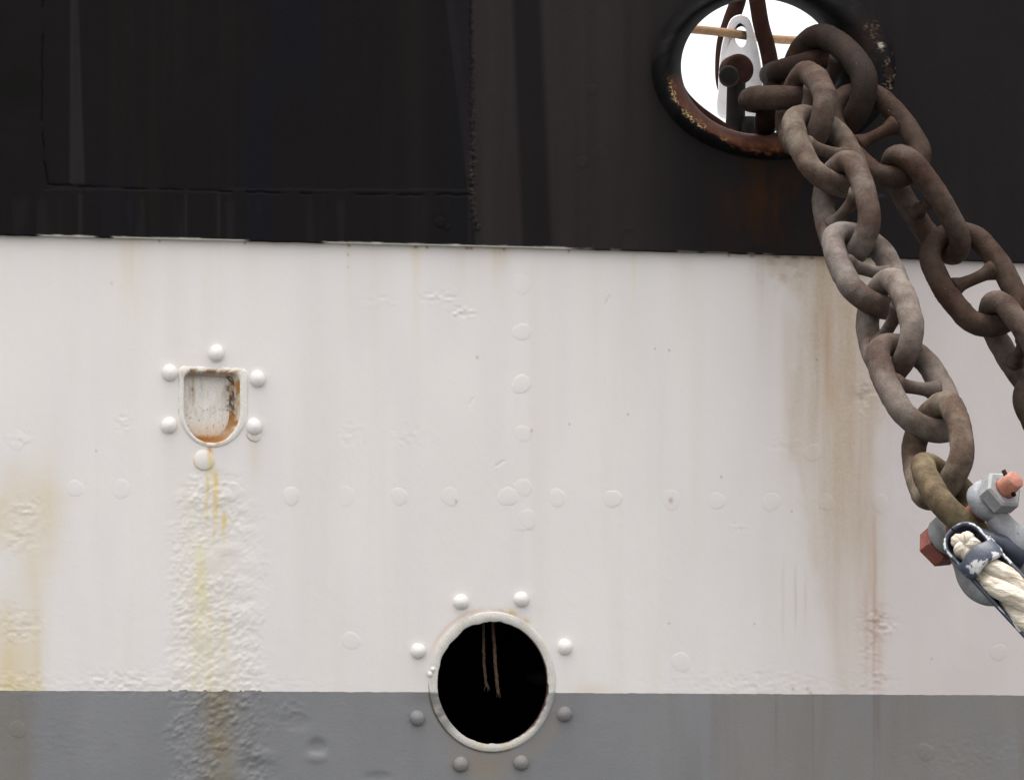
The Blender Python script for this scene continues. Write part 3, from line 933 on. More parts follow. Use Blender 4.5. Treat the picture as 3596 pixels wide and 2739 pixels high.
# back plate: concentric shrink of the deepest ring
rings, cols_ = [], []
cc0 = np.array([722, 1432.0])
for k, s in enumerate(np.linspace(1.03, .02, 26)):
    q = cc0 + (i3 - cc0) * s
    rings.append(ring_px(q, .0375 - .006 * (1 - s) + .0028 * (fbm(q[:, 0] / 30, q[:, 1] / 70, 3) - .5)))
    X, Y = q[:, 0], q[:, 1]
    c = np.ones((len(q), 3)) * np.array([.82, .79, .745])
    n = fbm(X / 9, Y / 60, 3); n3 = fbm(X / 7, Y / 9, 2)
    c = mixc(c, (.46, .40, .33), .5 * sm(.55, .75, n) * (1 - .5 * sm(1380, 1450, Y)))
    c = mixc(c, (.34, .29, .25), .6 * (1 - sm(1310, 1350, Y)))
    c = mixc(c, (.50, .37, .2), .6 * np.exp(-((X - 678) / 5) ** 2) * (1 - sm(1400, 1450, Y)))
    c = mixc(c, (.10, .05, .03), .9 * blob(X, Y, 675, 1368, 4, 5))
    c = mixc(c, (.62, .45, .26), .7 * sm(1470, 1550, Y))
    c = mixc(c, (.45, .19, .03), .9 * sm(1522, 1540, Y + 12 * (n - .5)))
    c = mixc(c, (.28, .22, .17), .6 * sm(.74, .80, n3) * box(Y, 1430, 1510, 12))
    c = mixc(c, (.12, .09, .07), .8 * sm(788, 800, X) * sm(.4, .6, fbm(X / 20, Y / 12, 2)) * (1 - sm(1440, 1470, Y)))
    cols_.append(c)
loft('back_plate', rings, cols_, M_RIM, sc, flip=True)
for (x, y) in ((760.4, 1241.7), (596.7, 1309.6), (905, 1331), (593.8, 1493.8), (893, 1499)):
    rivet('rivet', x, y, 29, .0165, white_paint, relief, sc)
rivet('rivet', 716, 1616, 37, .0058, white_paint, relief, sc, weep=(.70, .56, .25))
o = rivet('rivet', 891, 1529, 24, .0035, white_paint, relief, sc, dome=False, weep=(.25, .16, .06))
o['label'] = 'flattened rivet end with a rust ring'

# ------------------------------------------------------------------ round discharge port
pr = bpy.data.objects.new('discharge_port', None); col.objects.link(pr); pr.parent = ship
pr['label'] = 'round open port with riveted flange, half white and half grey'
NA = 192
A = np.linspace(0, 2 * np.pi, NA, endpoint=False)


def ell(cx, cy, a, b):
    return np.stack([cx + a * np.cos(A), cy - b * np.sin(A)], -1)


def port_cols(q, kind):
    X, Y = q[:, 0], q[:, 1]
    ang = np.arctan2(-(Y - 2395), X - 1729)
    n = fbm(X / 18, Y / 18, 3)
    low = sm(-2, 2, Y - line_grey(X))
    c = np.ones((NA, 3)) * np.array([.675, .645, .605])
    g = np.ones((NA, 3)) * np.array([.19, .188, .19])
    pale = sm(-2.55, -2.1, ang) * (1 - sm(-.95, -.15, ang))
    g = mixc(g, (.56, .54, .50), .95 * pale)
    g = mixc(g, (.36, .35, .345), .8 * box(ang, -.8, -.05, .25))
    c = c * (1 - low[:, None]) + g * low[:, None]
    if kind == 'out':
        c = mixc(c, (.09, .065, .03), .8 * box(ang, -3.1, -1.2, .15) * (.5 + n))
        c = mixc(c, (.45, .28, .18), .45 * box(ang, 1.7, 2.7, .2) * (.4 + n))
    if kind == 'face':
        c = mixc(c, (.60, .54, .44), .5 * sm(.45, .7, fbm(X / 30, Y / 30 + 3, 3)))
        c = mixc(c, (.50, .40, .2), .6 * sm(.5, .7, n) * box(ang, -1.9, -1.3, .2))
    if kind == 'lip':
        c = mixc(c, (.12, .055, .032), .85 * np.maximum(box(ang, -1.0, .8, .4), .2))
    if kind == 'in':
        c = np.ones((NA, 3)) * np.array([.028, .014, .010])
    return c


jag = 1 + .004 * (fbm(np.arange(NA) / 4.0, np.zeros(NA), 2) - .5)[:, None]
e_out = ell(1728, 2394, 224, 246.6); e_o2 = ell(1728, 2394, 219, 242)
e_i = ell(1730.5, 2396.6, 197, 219) * jag; e_i2 = ell(1730.5, 2396.6, 193.5, 216) * jag; e_in = ell(1727, 2396.6, 192, 215)
# the flange of the flange: partly tapered, flush with the hull on the left
loft('flange', [ring_px(e_out, .003), ring_px(e_out, -.0012), ring_px(e_o2, -.0032), ring_px(e_i, -.0032), ring_px(e_i2, -.001)],
     [port_cols(e_out, 'out'), port_cols(e_out, 'out'), port_cols(e_o2, 'face'), port_cols(e_i, 'face'), port_cols(e_i2, 'lip')], M_RIM, pr)
loft('pipe_wall', [ring_px(e_i2, -.001), ring_px(e_in, .012), ring_px(e_in, .14)], [port_cols(e_i2, 'lip'), port_cols(e_in, 'in'), port_cols(e_in, 'in')], M_RIM, pr)
# dark closed compartment behind
bm = bmesh.new()
c0 = P(1730, 2396, 0)
bmesh.ops.create_cube(bm, size=1, matrix=Matrix.Translation((c0.x, .46, c0.z - Z0)) @ Matrix.Diagonal((.9, .75, .9, 1)))
fr = [f for f in bm.faces if f.normal.y < -.5][0]
bm.faces.remove(fr)
bmesh.ops.reverse_faces(bm, faces=bm.faces[:])
me = bpy.data.meshes.new('compartment'); bm.to_mesh(me); bm.free()
link_obj('compartment', me, M_HOLE, pr)
for (x, y) in ((1619, 2113.5), (1831, 2104.7), (1468.8, 2286), (1983.5, 2271.5)):
    rivet('rivet', x, y, 27, .016, white_paint, relief, pr)
for (x, y) in ((1465, 2520.5), (1982.6, 2506.8)):
    rivet('rivet', x, y, 27, .016, grey_paint, relief, pr)
for (x, y, wp) in ((1617, 2683, (.25, .15, .05)), (1829.5, 2677.5, None)):
    rivet('rivet', x, y, 27, .016, grey_paint, relief, pr, weep=wp)
for (x, y, r) in ((1519, 2349, 9), (1509, 2366, 10)):
    rivet('weld_drip', x, y, r, .006, white_paint, relief, pr, y0=-.0028)
# a pale bracket deep inside on the right
a0, a1 = P(1925, 2385, .20), P(1850, 2378, .22)
V = sweep(np.array([a0, a0 * .6 + a1 * .4, a1]), [.017, .016, .006], 10)
for o in (link_obj('bracket', grid_mesh('bracket', rel(cap_ends(V)), closed=True, flip=True), M_DARKIRON, pr),):
    o['label'] = 'dim bracket inside the port'


# ------------------------------------------------------------------ hawse pipe
hp = bpy.data.objects.new('hawse_pipe', None); col.objects.link(hp); hp.parent = ship
hp['label'] = 'thick black lipped oval hawse pipe, rusty below'


def hell(cx, cy, a, b, ph=None):
    return np.stack([cx + a * np.cos(A), cy - b * np.sin(A)], -1)


def rim_cols(q, t):
    """t runs from 0 at the hull to 1 deep in the throat"""
    X, Y = q[:, 0], q[:, 1]
    ang = np.arctan2(-(Y - 239), X - 2680)
    deg = np.degrees(ang) % 360
    n = fbm(X / 22 + t * 6, Y / 22, 3)
    c = np.ones((NA, 3)) * np.array([.0085, .0078, .0085])
    c = mixc(c, (.019, .016, .017), .5 * sm(.5, .7, fbm(X / 50, Y / 50 + t * 3, 2)))
    rusty = sm(182, 192, deg) * (1 - sm(292, 320, deg))                     # lower left to the bottom
    e = .37 + .16 * (n - .5) - .17 * sm(225, 262, deg)
    r = rusty * sm(e - .035, e + .035, t + 0 * X)
    rc = np.array([.095, .038, .024]) * (.55 + .8 * n)[:, None]
    rc = mixc(rc, (.085, .045, .037), .8 * sm(.68, .8, t + 0 * X))
    c = c * (1 - r[:, None]) + rc * r[:, None]
    # the broken edge of old paint: pale flakes
    k = np.exp(-((t - e - .01) / .045) ** 2) * rusty
    f = fbm(X / 13, Y / 13 + 50, 2)
    c = mixc(c, (.62, .46, .22), .95 * np.clip(1.6 * k, 0, 1) * np.exp(-((f - .53) / .045) ** 2) * (box(deg, 186, 226, 6) + .55 * box(deg, 226, 250, 6) * sm(.5, .6, fbm(X / 30, Y / 30, 2))))
    c = mixc(c, (.30, .11, .04), .8 * k * sm(.5, .62, f) * sm(240, 250, deg))
    # scabbed paint on the right: old primer showing round a few broken scabs
    g = fbm(X / 13 + 5, Y / 13, 3)
    g3 = fbm(X / 16 + 11, Y / 16 + 3, 2)
    for (cx, cy, rx, ry, k) in ((3060, 95, 26, 12, .8), (3070, 118, 12, 30, .7), (3096, 162, 14, 17, 1.2), (3118, 225, 14, 16, 1.0), (3139, 250, 12, 42, .9), (3114, 290, 12, 24, .9), (3128, 300, 16, 22, .8)):
        b_ = np.clip(blob(X, Y, cx, cy, rx, ry) * 1.5, 0, 1)
        c = mixc(c, (.25, .20, .13), np.clip(.8 * k * b_ * np.exp(-((g3 - .5) / .045) ** 2), 0, 1))
    c = mixc(c, (.42, .38, .30), .9 * sm(.45, .6, blob(X, Y, 3094, 160, 13, 16) * (.6 + .8 * g)))
    for (cx, cy, rx, ry) in ((3122, 255, 16, 30), (3070, 105, 12, 10), (3099, 155, 5, 5)):
        c = mixc(c, (.030, .018, .014), .85 * sm(.40, .6, blob(X, Y, cx, cy, rx, ry) * (.5 + g)))
    c = mixc(c, (.022, .013, .010), .6 * blob(X, Y, 3040, 140, 50, 90))
    return c


prof = [(2717, 239, 434, 327, -.010, 0), (2717, 239, 430, 324, -.018, .04), (2713, 239, 416, 313, -.036, .12), (2707, 238, 399, 300, -.052, .2), (2701, 238, 378, 286, -.062, .28), (2695, 237, 356, 274, -.063, .36), (2689, 236.5, 338, 265, -.056, .43),
        (2684, 236, 322, 257, -.044, .5), (2680, 235.5, 309, 251, -.028, .57), (2675, 235, 297, 246, -.008, .64), (2671, 235, 286, 242, .02, .72), (2667, 234.5, 278, 239, .06, .86), (2663.7, 234.4, 271.8, 236.9, .11, 1.0)]
rings, cols_ = [], []
pp = np.array(prof)
tt = np.linspace(0, len(prof) - 1, 61)
pf = np.stack([np.interp(tt, np.arange(len(prof)), pp[:, k]) for k in range(6)], -1)
# smooth the interpolated profile a little
for _ in range(4):
    pf[1:-1] = .25 * pf[:-2] + .5 * pf[1:-1] + .25 * pf[2:]
NA_old = NA
NA = 560
A = np.linspace(0, 2 * np.pi, NA, endpoint=False)
for row in pf:
    q = hell(*row[:4])
    dy = .0035 * (fbm(q[:, 0] / 60, q[:, 1] / 60 + row[5] * 4, 3) - .5) + .0016 * (fbm(q[:, 0] / 14, q[:, 1] / 14 + row[5] * 9, 2) - .5) * sm(.25, .6, row[5])
    rings.append(at(q[:, 0], q[:, 1], row[4] - dy))
    cols_.append(rim_cols(q, row[5]))
loft('rim', rings, cols_, M_RIM, hp)
# far lip of the pipe on the deck side, a sloping plate edge seen below left through the hole
edge_px = [(2380, 230), (2392, 290), (2416, 335), (2462, 380), (2524, 424), (2582, 463), (2640, 500), (2700, 560)]
top = spline([P(x, y, .19) for x, y in edge_px], 40)
V = np.stack([top + np.array([0, -.012, .002]), top, top + np.array([0, .02, -.001]), top + np.array([-.01, .02, -.035]), top + np.array([-.012, -.05, -.05])], 0)
link_obj('inner_lip', grid_mesh('inner_lip', rel(V), flip=False), plain_mat('brown_rusty_plate', (.10, .05, .04), (.17, .10, .085), 30, .7, .2), hp)

# ------------------------------------------------------------------ gear on the deck, seen through the hawse pipe
YD = .50


def O2(pts, y):
    return [Vector(at(x, y_, y)) for x, y_ in pts]


def r1b(x, y):
    return 2250 + x / 3.23, y / 3.231


def plate_with_hole(name, outer, hole, y0, y1, mat, parent, n=72):
    def res(p):
        p = spline(list(p) + [p[0]], 400)[:, :2]
        s = np.concatenate([[0], np.cumsum(np.linalg.norm(np.diff(p, axis=0), axis=1))])
        t = np.linspace(0, s[-1], n, endpoint=False)
        return np.stack([np.interp(t, s, p[:, 0]), np.interp(t, s, p[:, 1])], -1)
    hc = np.mean(np.array(hole), 0)
    def by_angle(p):
        p = res(p)
        a = np.unwrap(np.arctan2(p[:, 1] - hc[1], p[:, 0] - hc[0]))
        if a[-1] < a[0]:
            p = p[::-1]; a = np.unwrap(np.arctan2(p[:, 1] - hc[1], p[:, 0] - hc[0]))
        k = np.argmin(np.abs((a + np.pi) % (2 * np.pi) - np.pi))
        return np.roll(p, -k, 0)
    o, h = by_angle([(x, y, 0) for x, y in outer]), by_angle([(x, y, 0) for x, y in hole])
    oi = h + (o - h) * .96
    R_ = [at(h[:, 0], h[:, 1], y1), at(h[:, 0], h[:, 1], y0), at(oi[:, 0], oi[:, 1], y0), at(o[:, 0], o[:, 1], y0 + .003), at(o[:, 0], o[:, 1], y1), at(h[:, 0], h[:, 1], y1)]
    V = np.stack(R_, 0)
    return V


wp_out = [r1b(*p) for p in ((1130, 168), (1060, 190), (1010, 240), (975, 330), (935, 450), (905, 600), (888, 800), (880, 1000), (900, 1330), (1380, 1330), (1388, 1100), (1380, 900), (1355, 680), (1310, 470), (1262, 290), (1215, 200))]
wp_hole = [r1b(*p) for p in ((1130, 262), (1085, 300), (1068, 400), (1085, 490), (1140, 542), (1185, 510), (1203, 420), (1180, 310))]
V = plate_with_hole('lug_plate', wp_out, wp_hole, YD, YD + .05, None, None)
o = link_obj('lug_plate', grid_mesh('lug_plate', V, closed=True, smooth=False), M_PLATE)
tag(o, 'white painted lug plate with a rope through its oval hole, seen inside the hawse pipe', 'lug plate')
# small tongue on the plate's right shoulder
t0 = [P(*r1b(1222, 175), YD + .012), P(*r1b(1250, 230), YD + .012)]

# tan rope through the plate's hole
pts = [P(*r1b(-260, 262), YD - .16), P(*r1b(300, 310), YD - .10), P(*r1b(760, 352), YD - .05), P(*r1b(1040, 384), YD - .012), P(*r1b(1150, 402), YD + .02), P(*r1b(1350, 430), YD + .09), P(*r1b(1600, 455), YD + .13), P(*r1b(2100, 480), YD + .2)]
o = tube_obj('rope', spline(pts, 60), .0099, M_TANROPE, None, 14)
tag(o, 'taut tan rope passing through the white lug plate', 'rope')

# brown long shackle round plate: two legs meeting above
sk = thing('long_shackle', 'dark brown long shackle hanging behind and before the white lug plate', 'shackle', P(*r1b(1080, 900), YD))
base = np.array(sk.location)
legL = [P(*r1b(1150, -330), YD + .055), P(*r1b(1125, -120), YD + .055), P(*r1b(1095, 40), YD + .055), P(*r1b(1020, 250), YD + .055), P(*r1b(955, 480), YD + .055), P(*r1b(935, 740), YD + .05), P(*r1b(950, 960), YD + .045), P(*r1b(1030, 1130), YD + .04)]
legR = [P(*r1b(1290, -330), YD - .03), P(*r1b(1300, -120), YD - .03), P(*r1b(1325, 40), YD - .03), P(*r1b(1365, 280), YD - .03), P(*r1b(1430, 520), YD - .03), P(*r1b(1475, 760), YD - .03), P(*r1b(1475, 1010), YD - .025), P(*r1b(1400, 1260), YD - .02)]
tube_obj('leg', spline(legL, 40) - base, .0185, M_RUSTBAR, sk, 14)
tube_obj('leg', spline(legR, 40) - base, .0185, M_RUSTBAR, sk, 14)
top_ = np.array([legL[0], (np.array(legL[0]) + np.array(legR[0])) / 2 + np.array([0, 0, .045]), legR[0]])
tube_obj('bow', spline(top_, 16) - base, .0185, M_RUSTBAR, sk, 14)

# dark eye bolt post in front
eb = thing('eye_post', 'dark iron post with a round bolt head standing in front of the white lug plate', 'deck fitting', P(*r1b(1070, 1700), YD - .09))
base = np.array(eb.location)
post = spline([P(*r1b(1070, 1750), YD - .09), P(*r1b(1075, 1400), YD - .09), P(*r1b(1080, 1150), YD - .09), P(*r1b(1085, 950), YD - .09)], 20)
tube_obj('post', post - base, np.interp(np.arange(20), [0, 8, 19], [.026, .0215, .021]), M_DARKIRON, eb, 16)
ec = P(*r1b(1085, 800), YD - .09)


def disc(name, c, r, th, axis, mat, parent, base, seg=32, bev=.25):
    ax = Vector(axis).normalized()
    pr_ = np.array([[0, -1], [.6, -1], [1 - bev * .5, -1], [1, -1 + bev], [1, 1 - bev], [1 - bev * .5, 1], [.6, 1], [0, 1]])
    u = ax.orthogonal().normalized(); v = ax.cross(u)
    a = np.linspace(0, 2 * np.pi, seg, endpoint=False)
    V = np.zeros((len(pr_), seg, 3))
    for i, (k, z) in enumerate(pr_):
        V[i] = np.array(c)[None] + np.array(ax)[None] * (z * th / 2) + k * r * (np.cos(a)[:, None] * np.array(u)[None] + np.sin(a)[:, None] * np.array(v)[None])
    return link_obj(name, grid_mesh(name, V - base, closed=True), mat, parent)


disc('eye', ec, .0345, .05, (0.1, -1, .05), M_RUSTBAR, eb, base)
disc('bolt_head', P(*r1b(1000, 870), YD - .135), .0225, .04, (-.25, -1, .1), M_DARKIRON, eb, base, 24, .4)
tube_obj('clevis_foot', [np.array(P(*r1b(1270, 1330), YD - .11)) - base, np.array(P(*r1b(1265, 1420), YD - .11)) - base, np.array(P(*r1b(1260, 1560), YD - .11)) - base], [.020, .026, .028], M_DARKIRON, eb, 14)

# ------------------------------------------------------------------ cut cords in the round port
def cord(pts, r, label):
    p = spline(pts, 40)
    p = p + .0012 * (RNG.random(p.shape) - .5)
    root = thing('cord', label, 'cord', Vector(p[0]), 'cut cords hanging in the round port')
    b = np.array(root.location)
    V = sweep(p - b, r, 8) + .0018 * (RNG.random((40, 8, 3)) - .5)
    link_obj('twine', grid_mesh('twine', cap_ends(V), closed=True, flip=True), M_OLDCORD, root)
    bmv, bmf = [], []
    for k in range(9):       # frayed fibres at the cut end
        d = np.array([RNG.uniform(-.5, .5), RNG.uniform(-.4, .4), -1.0]); d /= np.linalg.norm(d)
        q = p[-1] - b + np.array([RNG.uniform(-.003, .003), 0, .006]); e = q + d * RNG.uniform(.010, .020)
        s = np.array([.0011, 0, 0]); s2 = np.array([0, .0011, 0]); i = len(bmv)
        bmv += [q - s, q + s, q + s2, e]; bmf += [(i, i + 1, i + 3), (i + 1, i + 2, i + 3), (i + 2, i, i + 3)]
    me = bpy.data.meshes.new('frayed_end'); me.from_pydata([tuple(v) for v in bmv], [], bmf)
    link_obj('frayed_end', me, M_OLDCORD, root)


def r5(x, y, d):
    return P(1350 + x / 2.273, 2000 + y / 2.273, d)


cord([r5(782, 300, .15), r5(790, 480, .14), r5(792, 650, .13), r5(800, 800, .13), r5(815, 935, .13)], .0034, 'thin greyish cord with frayed end, left one in the round port')
cord([r5(850, 300, .14), r5(868, 470, .125), r5(880, 650, .115), r5(890, 810, .11), r5(907, 985, .11)], .0038, 'thicker tan cord with cut end, right one in the round port')

# ------------------------------------------------------------------ chains
BD = 0.0465
PITCH = 4.0 * BD


def link_mesh(name, seed):
    rng = np.random.default_rng(seed)
    n, seg = 88, 18
    # stadium centre line with a slight belly
    R1 = 1.30 * BD; half = 2.5 * BD
    pts = []
    st = half - R1
    for k in np.linspace(-st, st, 15)[:-1]: pts.append((k, R1 * (1 + .085 * math.cos(k / st * math.pi / 2))))
    for k in np.linspace(0, math.pi, 22)[:-1]: pts.append((st + R1 * math.sin(k), R1 * math.cos(k)))
    for k in np.linspace(st, -st, 15)[:-1]: pts.append((k, -R1 * (1 + .085 * math.cos(k / st * math.pi / 2))))
    for k in np.linspace(0, math.pi, 22)[:-1]: pts.append((-st - R1 * math.sin(k), -R1 * math.cos(k)))
    p = np.array(pts); path = np.zeros((len(p), 3)); path[:, 0] = p[:, 0]; path[:, 1] = p[:, 1]
    rad = BD / 2 * (1 + .03 * np.sin(np.linspace(0, 2 * np.pi, len(p)) * 2 + rng.uniform(0, 6)) + .025 * (fbm(np.arange(len(p)) / 6.0, np.zeros(len(p)) + seed, 2) - .5))
    V = sweep(path, rad, seg, closed=True, up=(0, 0, 1))
    nv = fbm(V[..., 0] * 90 + seed * 3 + V[..., 2] * 40, V[..., 1] * 90 + V[..., 2] * 70, 3) - .5
    ctr = np.concatenate([path, path[:1]])[:, None]
    V = ctr + (V - ctr) * (1 + .10 * nv)[..., None]
    V[-1] = V[0]
    return grid_mesh(name, V, closed=True, flip=True)


def stud_mesh(name, seed):
    y = np.linspace(-1.0, 1.0, 15) * BD * 1.0
    path = np.stack([0 * y + .0006 * np.sin(y * 60 + seed), y, 0 * y], -1)
    k = np.abs(y) / BD
    rad = BD * (.265 + .10 * k ** 2 + .09 * sm(.5, .9, k))
    V = sweep(path, rad, 16, up=(0, 0, 1))
    return grid_mesh(name, cap_ends(V), closed=True, flip=True)


LINKS = [link_mesh('link', s) for s in (1, 2, 3, 4)]
STUDS = [stud_mesh('stud', s) for s in (1, 2)]
for me in LINKS + STUDS:
    me.materials.append(M_CHAIN)

GREYC = (.128, .107, .094); BROWN = (.060, .041, .032); DARKB = (.022, .016, .0138); OLIVE = (.145, .119, .072)  # DARKB puts the shade near the black hull into the links' colour


def lerp(a, b, t):
    return tuple(x * (1 - t) + y * t for x, y in zip(a, b))


link_no = 0


def add_link(root, k0, k1, phi=None, hint=None, colr=GREYC, slide=0.0, size=1.0, stud=True):
    global link_no
    k0, k1 = Vector(k0), Vector(k1)
    ax = (k1 - k0).normalized()
    c = (k0 + k1) / 2 + ax * slide
    v = (c - Vector(CAM)).normalized()
    if hint is None:
        n1 = ax.cross(v).normalized()
        if n1.dot(Vector(RR)) < 0: n1.negate()
        n2 = ax.cross(n1).normalized()
        if n2.dot(v) < 0: n2.negate()
        W = math.cos(math.radians(phi)) * n1 + math.sin(math.radians(phi)) * n2
    else:
        W = Vector(hint)
    W = (W - ax * W.dot(ax)).normalized()
    N = ax.cross(W)
    M = (Matrix((ax, W, N)).transposed() * size).to_4x4()
    M.translation = c - Vector(root.location)
    o = link_obj('link', LINKS[link_no % 4], None, root)
    o.matrix_local = M
    j = random.uniform(.9, 1.1)
    o.color = (*[x * j for x in colr], 1)
    if stud:
        s = link_obj('stud', STUDS[link_no % 2], None, o)
        s.color = (*[x * .9 for x in lerp(colr, BROWN, .25)], 1)
    link_no += 1
    return o


def contacts(px, y0, sgn, size=None):
    """3D contact points: the given pixels, each one link pitch from the last (moving towards the camera)"""
    K = [P(*px[0], y0)]
    for i, p in enumerate(px[1:]):
        y = K[-1].y
        best = None
        PT_ = PITCH * (1 if size is None else size[i])
        for dy in np.linspace(0, PT_, 400):
            q = P(p[0], p[1], y + sgn[i] * dy)
            e = abs((q - K[-1]).length - PT_)
            if best is None or e < best[0]:
                best = (e, q)
        K.append(best[1])
    return K


def r1(x, y):
    return 2200 + x / 2.0055, y / 2.005


fpx = [r1(1190, 690), r1(1332, 876), (2938, 628), (3005, 848), (3086, 1052), (3162, 1243), (3268, 1482), (3318, 1682), (3385, 1826)]
KF = contacts(fpx, -.19, [-1] * 8)
fc = thing('chain', 'grey brown stud link chain hanging from the hawse pipe to the shackle and white rope', 'chain', KF[0], 'stud link chains out of the hawse pipe')
add_link(fc, P(*r1(1030, 690), .0), P(*r1(1060, 690), .19), hint=tuple(UU * .9 + RR * .3), colr=DARKB)
add_link(fc, P(*r1(1095, 722), .01), P(*r1(1122, 694), -.185), hint=tuple(RR * 1.0 - UU * .02), colr=lerp(BROWN, DARKB, .25), size=1.08)
phis = [-34, 45, -45, 45, -45, 45, -42, 64]
cols_f = [lerp(GREYC, BROWN, .5), lerp(GREYC, OLIVE, .2), GREYC, lerp(GREYC, (.142, .124, .116), .6), GREYC, lerp(GREYC, BROWN, .15), lerp(GREYC, OLIVE, .35), OLIVE]
for i in range(8):
    add_link(fc, KF[i], KF[i + 1], phis[i], colr=cols_f[i], size=1.06 if i == 0 else 1.0, stud=i < 6)

rpx = [r1(1258, 425), r1(1588, 738), (3162, 583), (3338, 857), (3500, 1105), (3668, 1362), (3836, 1620), (4004, 1890)]
HS = 1.18
KR = contacts(rpx, -.07, [-1] * 7, [HS] + [1] * 6)
rc_ = thing('chain', 'rust brown stud link chain running out of the frame at the right edge', 'chain', KR[0], 'stud link chains out of the hawse pipe')
add_link(rc_, P(*r1(1205, 480), .13), P(*r1(1268, 448), -.065), hint=tuple(RR * .95 + UU * .28), colr=DARKB, size=1.05)
rphi = [-20, 22, -62, 22, -64, 26, -64]
rcol = [DARKB, lerp(BROWN, DARKB, .4), lerp(BROWN, GREYC, .3), lerp(BROWN, DARKB, .1), lerp(GREYC, BROWN, .6), lerp(BROWN, DARKB, .6), BROWN]
for i in range(7):
    add_link(rc_, KR[i], KR[i + 1], rphi[i], colr=rcol[i], size=HS if i == 0 else 1.0)

# ------------------------------------------------------------------ bow shackle
KP = KF[-1]


def cdir(r_, u_, t_):
    return Vector(RR * r_ + UU * u_ - F * t_).normalized()


# link ends are wrapped by the pin, so the pin sits inside the last link's end
axF = (KF[-1] - KF[-2]).normalized()
pc = P(3403, 1826, KP.y)
p = cdir(.50, .53, .68)
b = cdir(.50, -.86, .30)
b = (b - p * b.dot(p)).normalized()
nz = p.cross(b)
sh = thing('shackle', 'galvanised bow shackle with red bolt joining the grey chain to the thimble', 'shackle', pc)


def L3(i, j, k=0.0):
    return p * i + b * j + nz * k


bow = [(-.058, -.002), (-.058, .028), (-.062, .056), (-.070, .080), (-.067, .104), (-.043, .128), (0, .140), (.043, .128), (.067, .104), (.070, .080), (.062, .056), (.058, .028), (.058, -.002)]
bp = spline([np.array(L3(i, j)) for i, j in bow], 70)
rad = np.interp(np.linspace(0, 12, 70), [0, 1, 2, 4, 6, 8, 10, 11, 12], [.019, .020, .0215, .0225, .0245, .0225, .0215, .020, .019])
V = cap_ends(sweep(bp, rad, 20))
V = V + .0008 * (fbm(V[..., 0] * 60, V[..., 2] * 60, 2)[..., None] - .5)
bowo = link_obj('bow', grid_mesh('bow', V, closed=True, flip=True), M_GALV, sh)
for s in (-1, 1):
    disc('ear', np.array(L3(s * .059, -.004)), .0385, .033, p, M_GALV, sh, np.zeros(3), 36, .45)
V = cap_ends(sweep(np.array([L3(-.10, 0), L3(-.05, 0), L3(0, 0), L3(.05, 0), L3(.108, 0)]), .0205, 24))
link_obj('pin', grid_mesh('pin', V, closed=True, flip=True), M_REDPAINT, sh)


def hexa(name, i0, i1, r, mat, rot=0.0, chamf=.0035):
    prf = [(0, i0), (r * .86, i0), (r, i0 + chamf), (r, i1 - chamf), (r * .86, i1), (0, i1)]
    a = np.arange(6) * np.pi / 3 + rot
    V = np.zeros((len(prf), 6, 3))
    for q, (rr_, i) in enumerate(prf):
        for k in range(6):
            V[q, k] = np.array(L3(i, rr_ * math.cos(a[k]), rr_ * math.sin(a[k])))
    return link_obj(name, grid_mesh(name, V, closed=True, smooth=False), mat, sh)


hexa('bolt_head', -.108, -.0765, .038, M_REDPAINT, .35)
hexa('nut', .0775, .108, .0385, M_NUT, .25)
V = cap_ends(sweep(np.array([L3(.106, 0), L3(.114, 0), L3(.139, 0), L3(.141, 0)]), [.0205, .0180, .0165, .0140], 24))
link_obj('bolt_end', grid_mesh('bolt_end', V, closed=True, flip=True), M_PINK, sh)
V = cap_ends(sweep(np.array([L3(.122, -.028, .006), L3(.122, 0, 0), L3(.122, .022, -.006)]), [.004, .004, .004], 10))
link_obj('cotter_pin', grid_mesh('cotter_pin', V, closed=True, flip=True), M_RUSTBAR, sh)

# raised foundry letters along the right leg (worn, hardly readable in the photograph)
def strokes(glyphs, o0, ex, ey, en, h):
    vs, fs = [], []
    x = 0.0
    for gl in glyphs:
        for (x0, y0, x1, y1) in gl:
            a_ = o0 + ex * ((x + x0) * h) + ey * (y0 * h); b_ = o0 + ex * ((x + x1) * h) + ey * (y1 * h)
            d = (b_ - a_).normalized(); sd_ = d.cross(en) * .0011
            i = len(vs)
            lo, hi = -en * .0035, en * .0012
            vs += [a_ - sd_ + lo, a_ + sd_ + lo, b_ + sd_ + lo, b_ - sd_ + lo, a_ - sd_ + hi, a_ + sd_ + hi, b_ + sd_ + hi, b_ - sd_ + hi]
            fs += [tuple(i + q for q in f) for f in ((4, 5, 6, 7), (0, 1, 5, 4), (1, 2, 6, 5), (2, 3, 7, 6), (3, 0, 4, 7))]
        x += .95
    me = bpy.data.meshes.new('raised_letters')
    me.from_pydata([tuple(v) for v in vs], [], fs)
    return me


Wg = [(0, 1, .2, 0), (.2, 0, .35, .7), (.35, .7, .5, 0), (.5, 0, .7, 1)]
Ag = [(0, 0, .3, 1), (.3, 1, .6, 0), (.12, .4, .48, .4)]
Dash = [(.1, .5, .5, .5)]
Tg = [(0, 1, .6, 1), (.3, 1, .3, 0)]
toC = Vector(CAM) - (pc + L3(.068, .08)); en = (toC - b * toC.dot(b)).normalized()
sx = en.cross(b).normalized()
me = strokes([Tg, Dash, Wg, Ag], L3(.066, .122) + en * .0223 - sx * .002, -b, sx, en, .0135)
link_obj('raised_letters', me, M_GALV, sh)

# ------------------------------------------------------------------ thimble and rope
def r7(x, y, d):
    return P(3150 + x / 2.507, 1580 + y / 2.507, d)


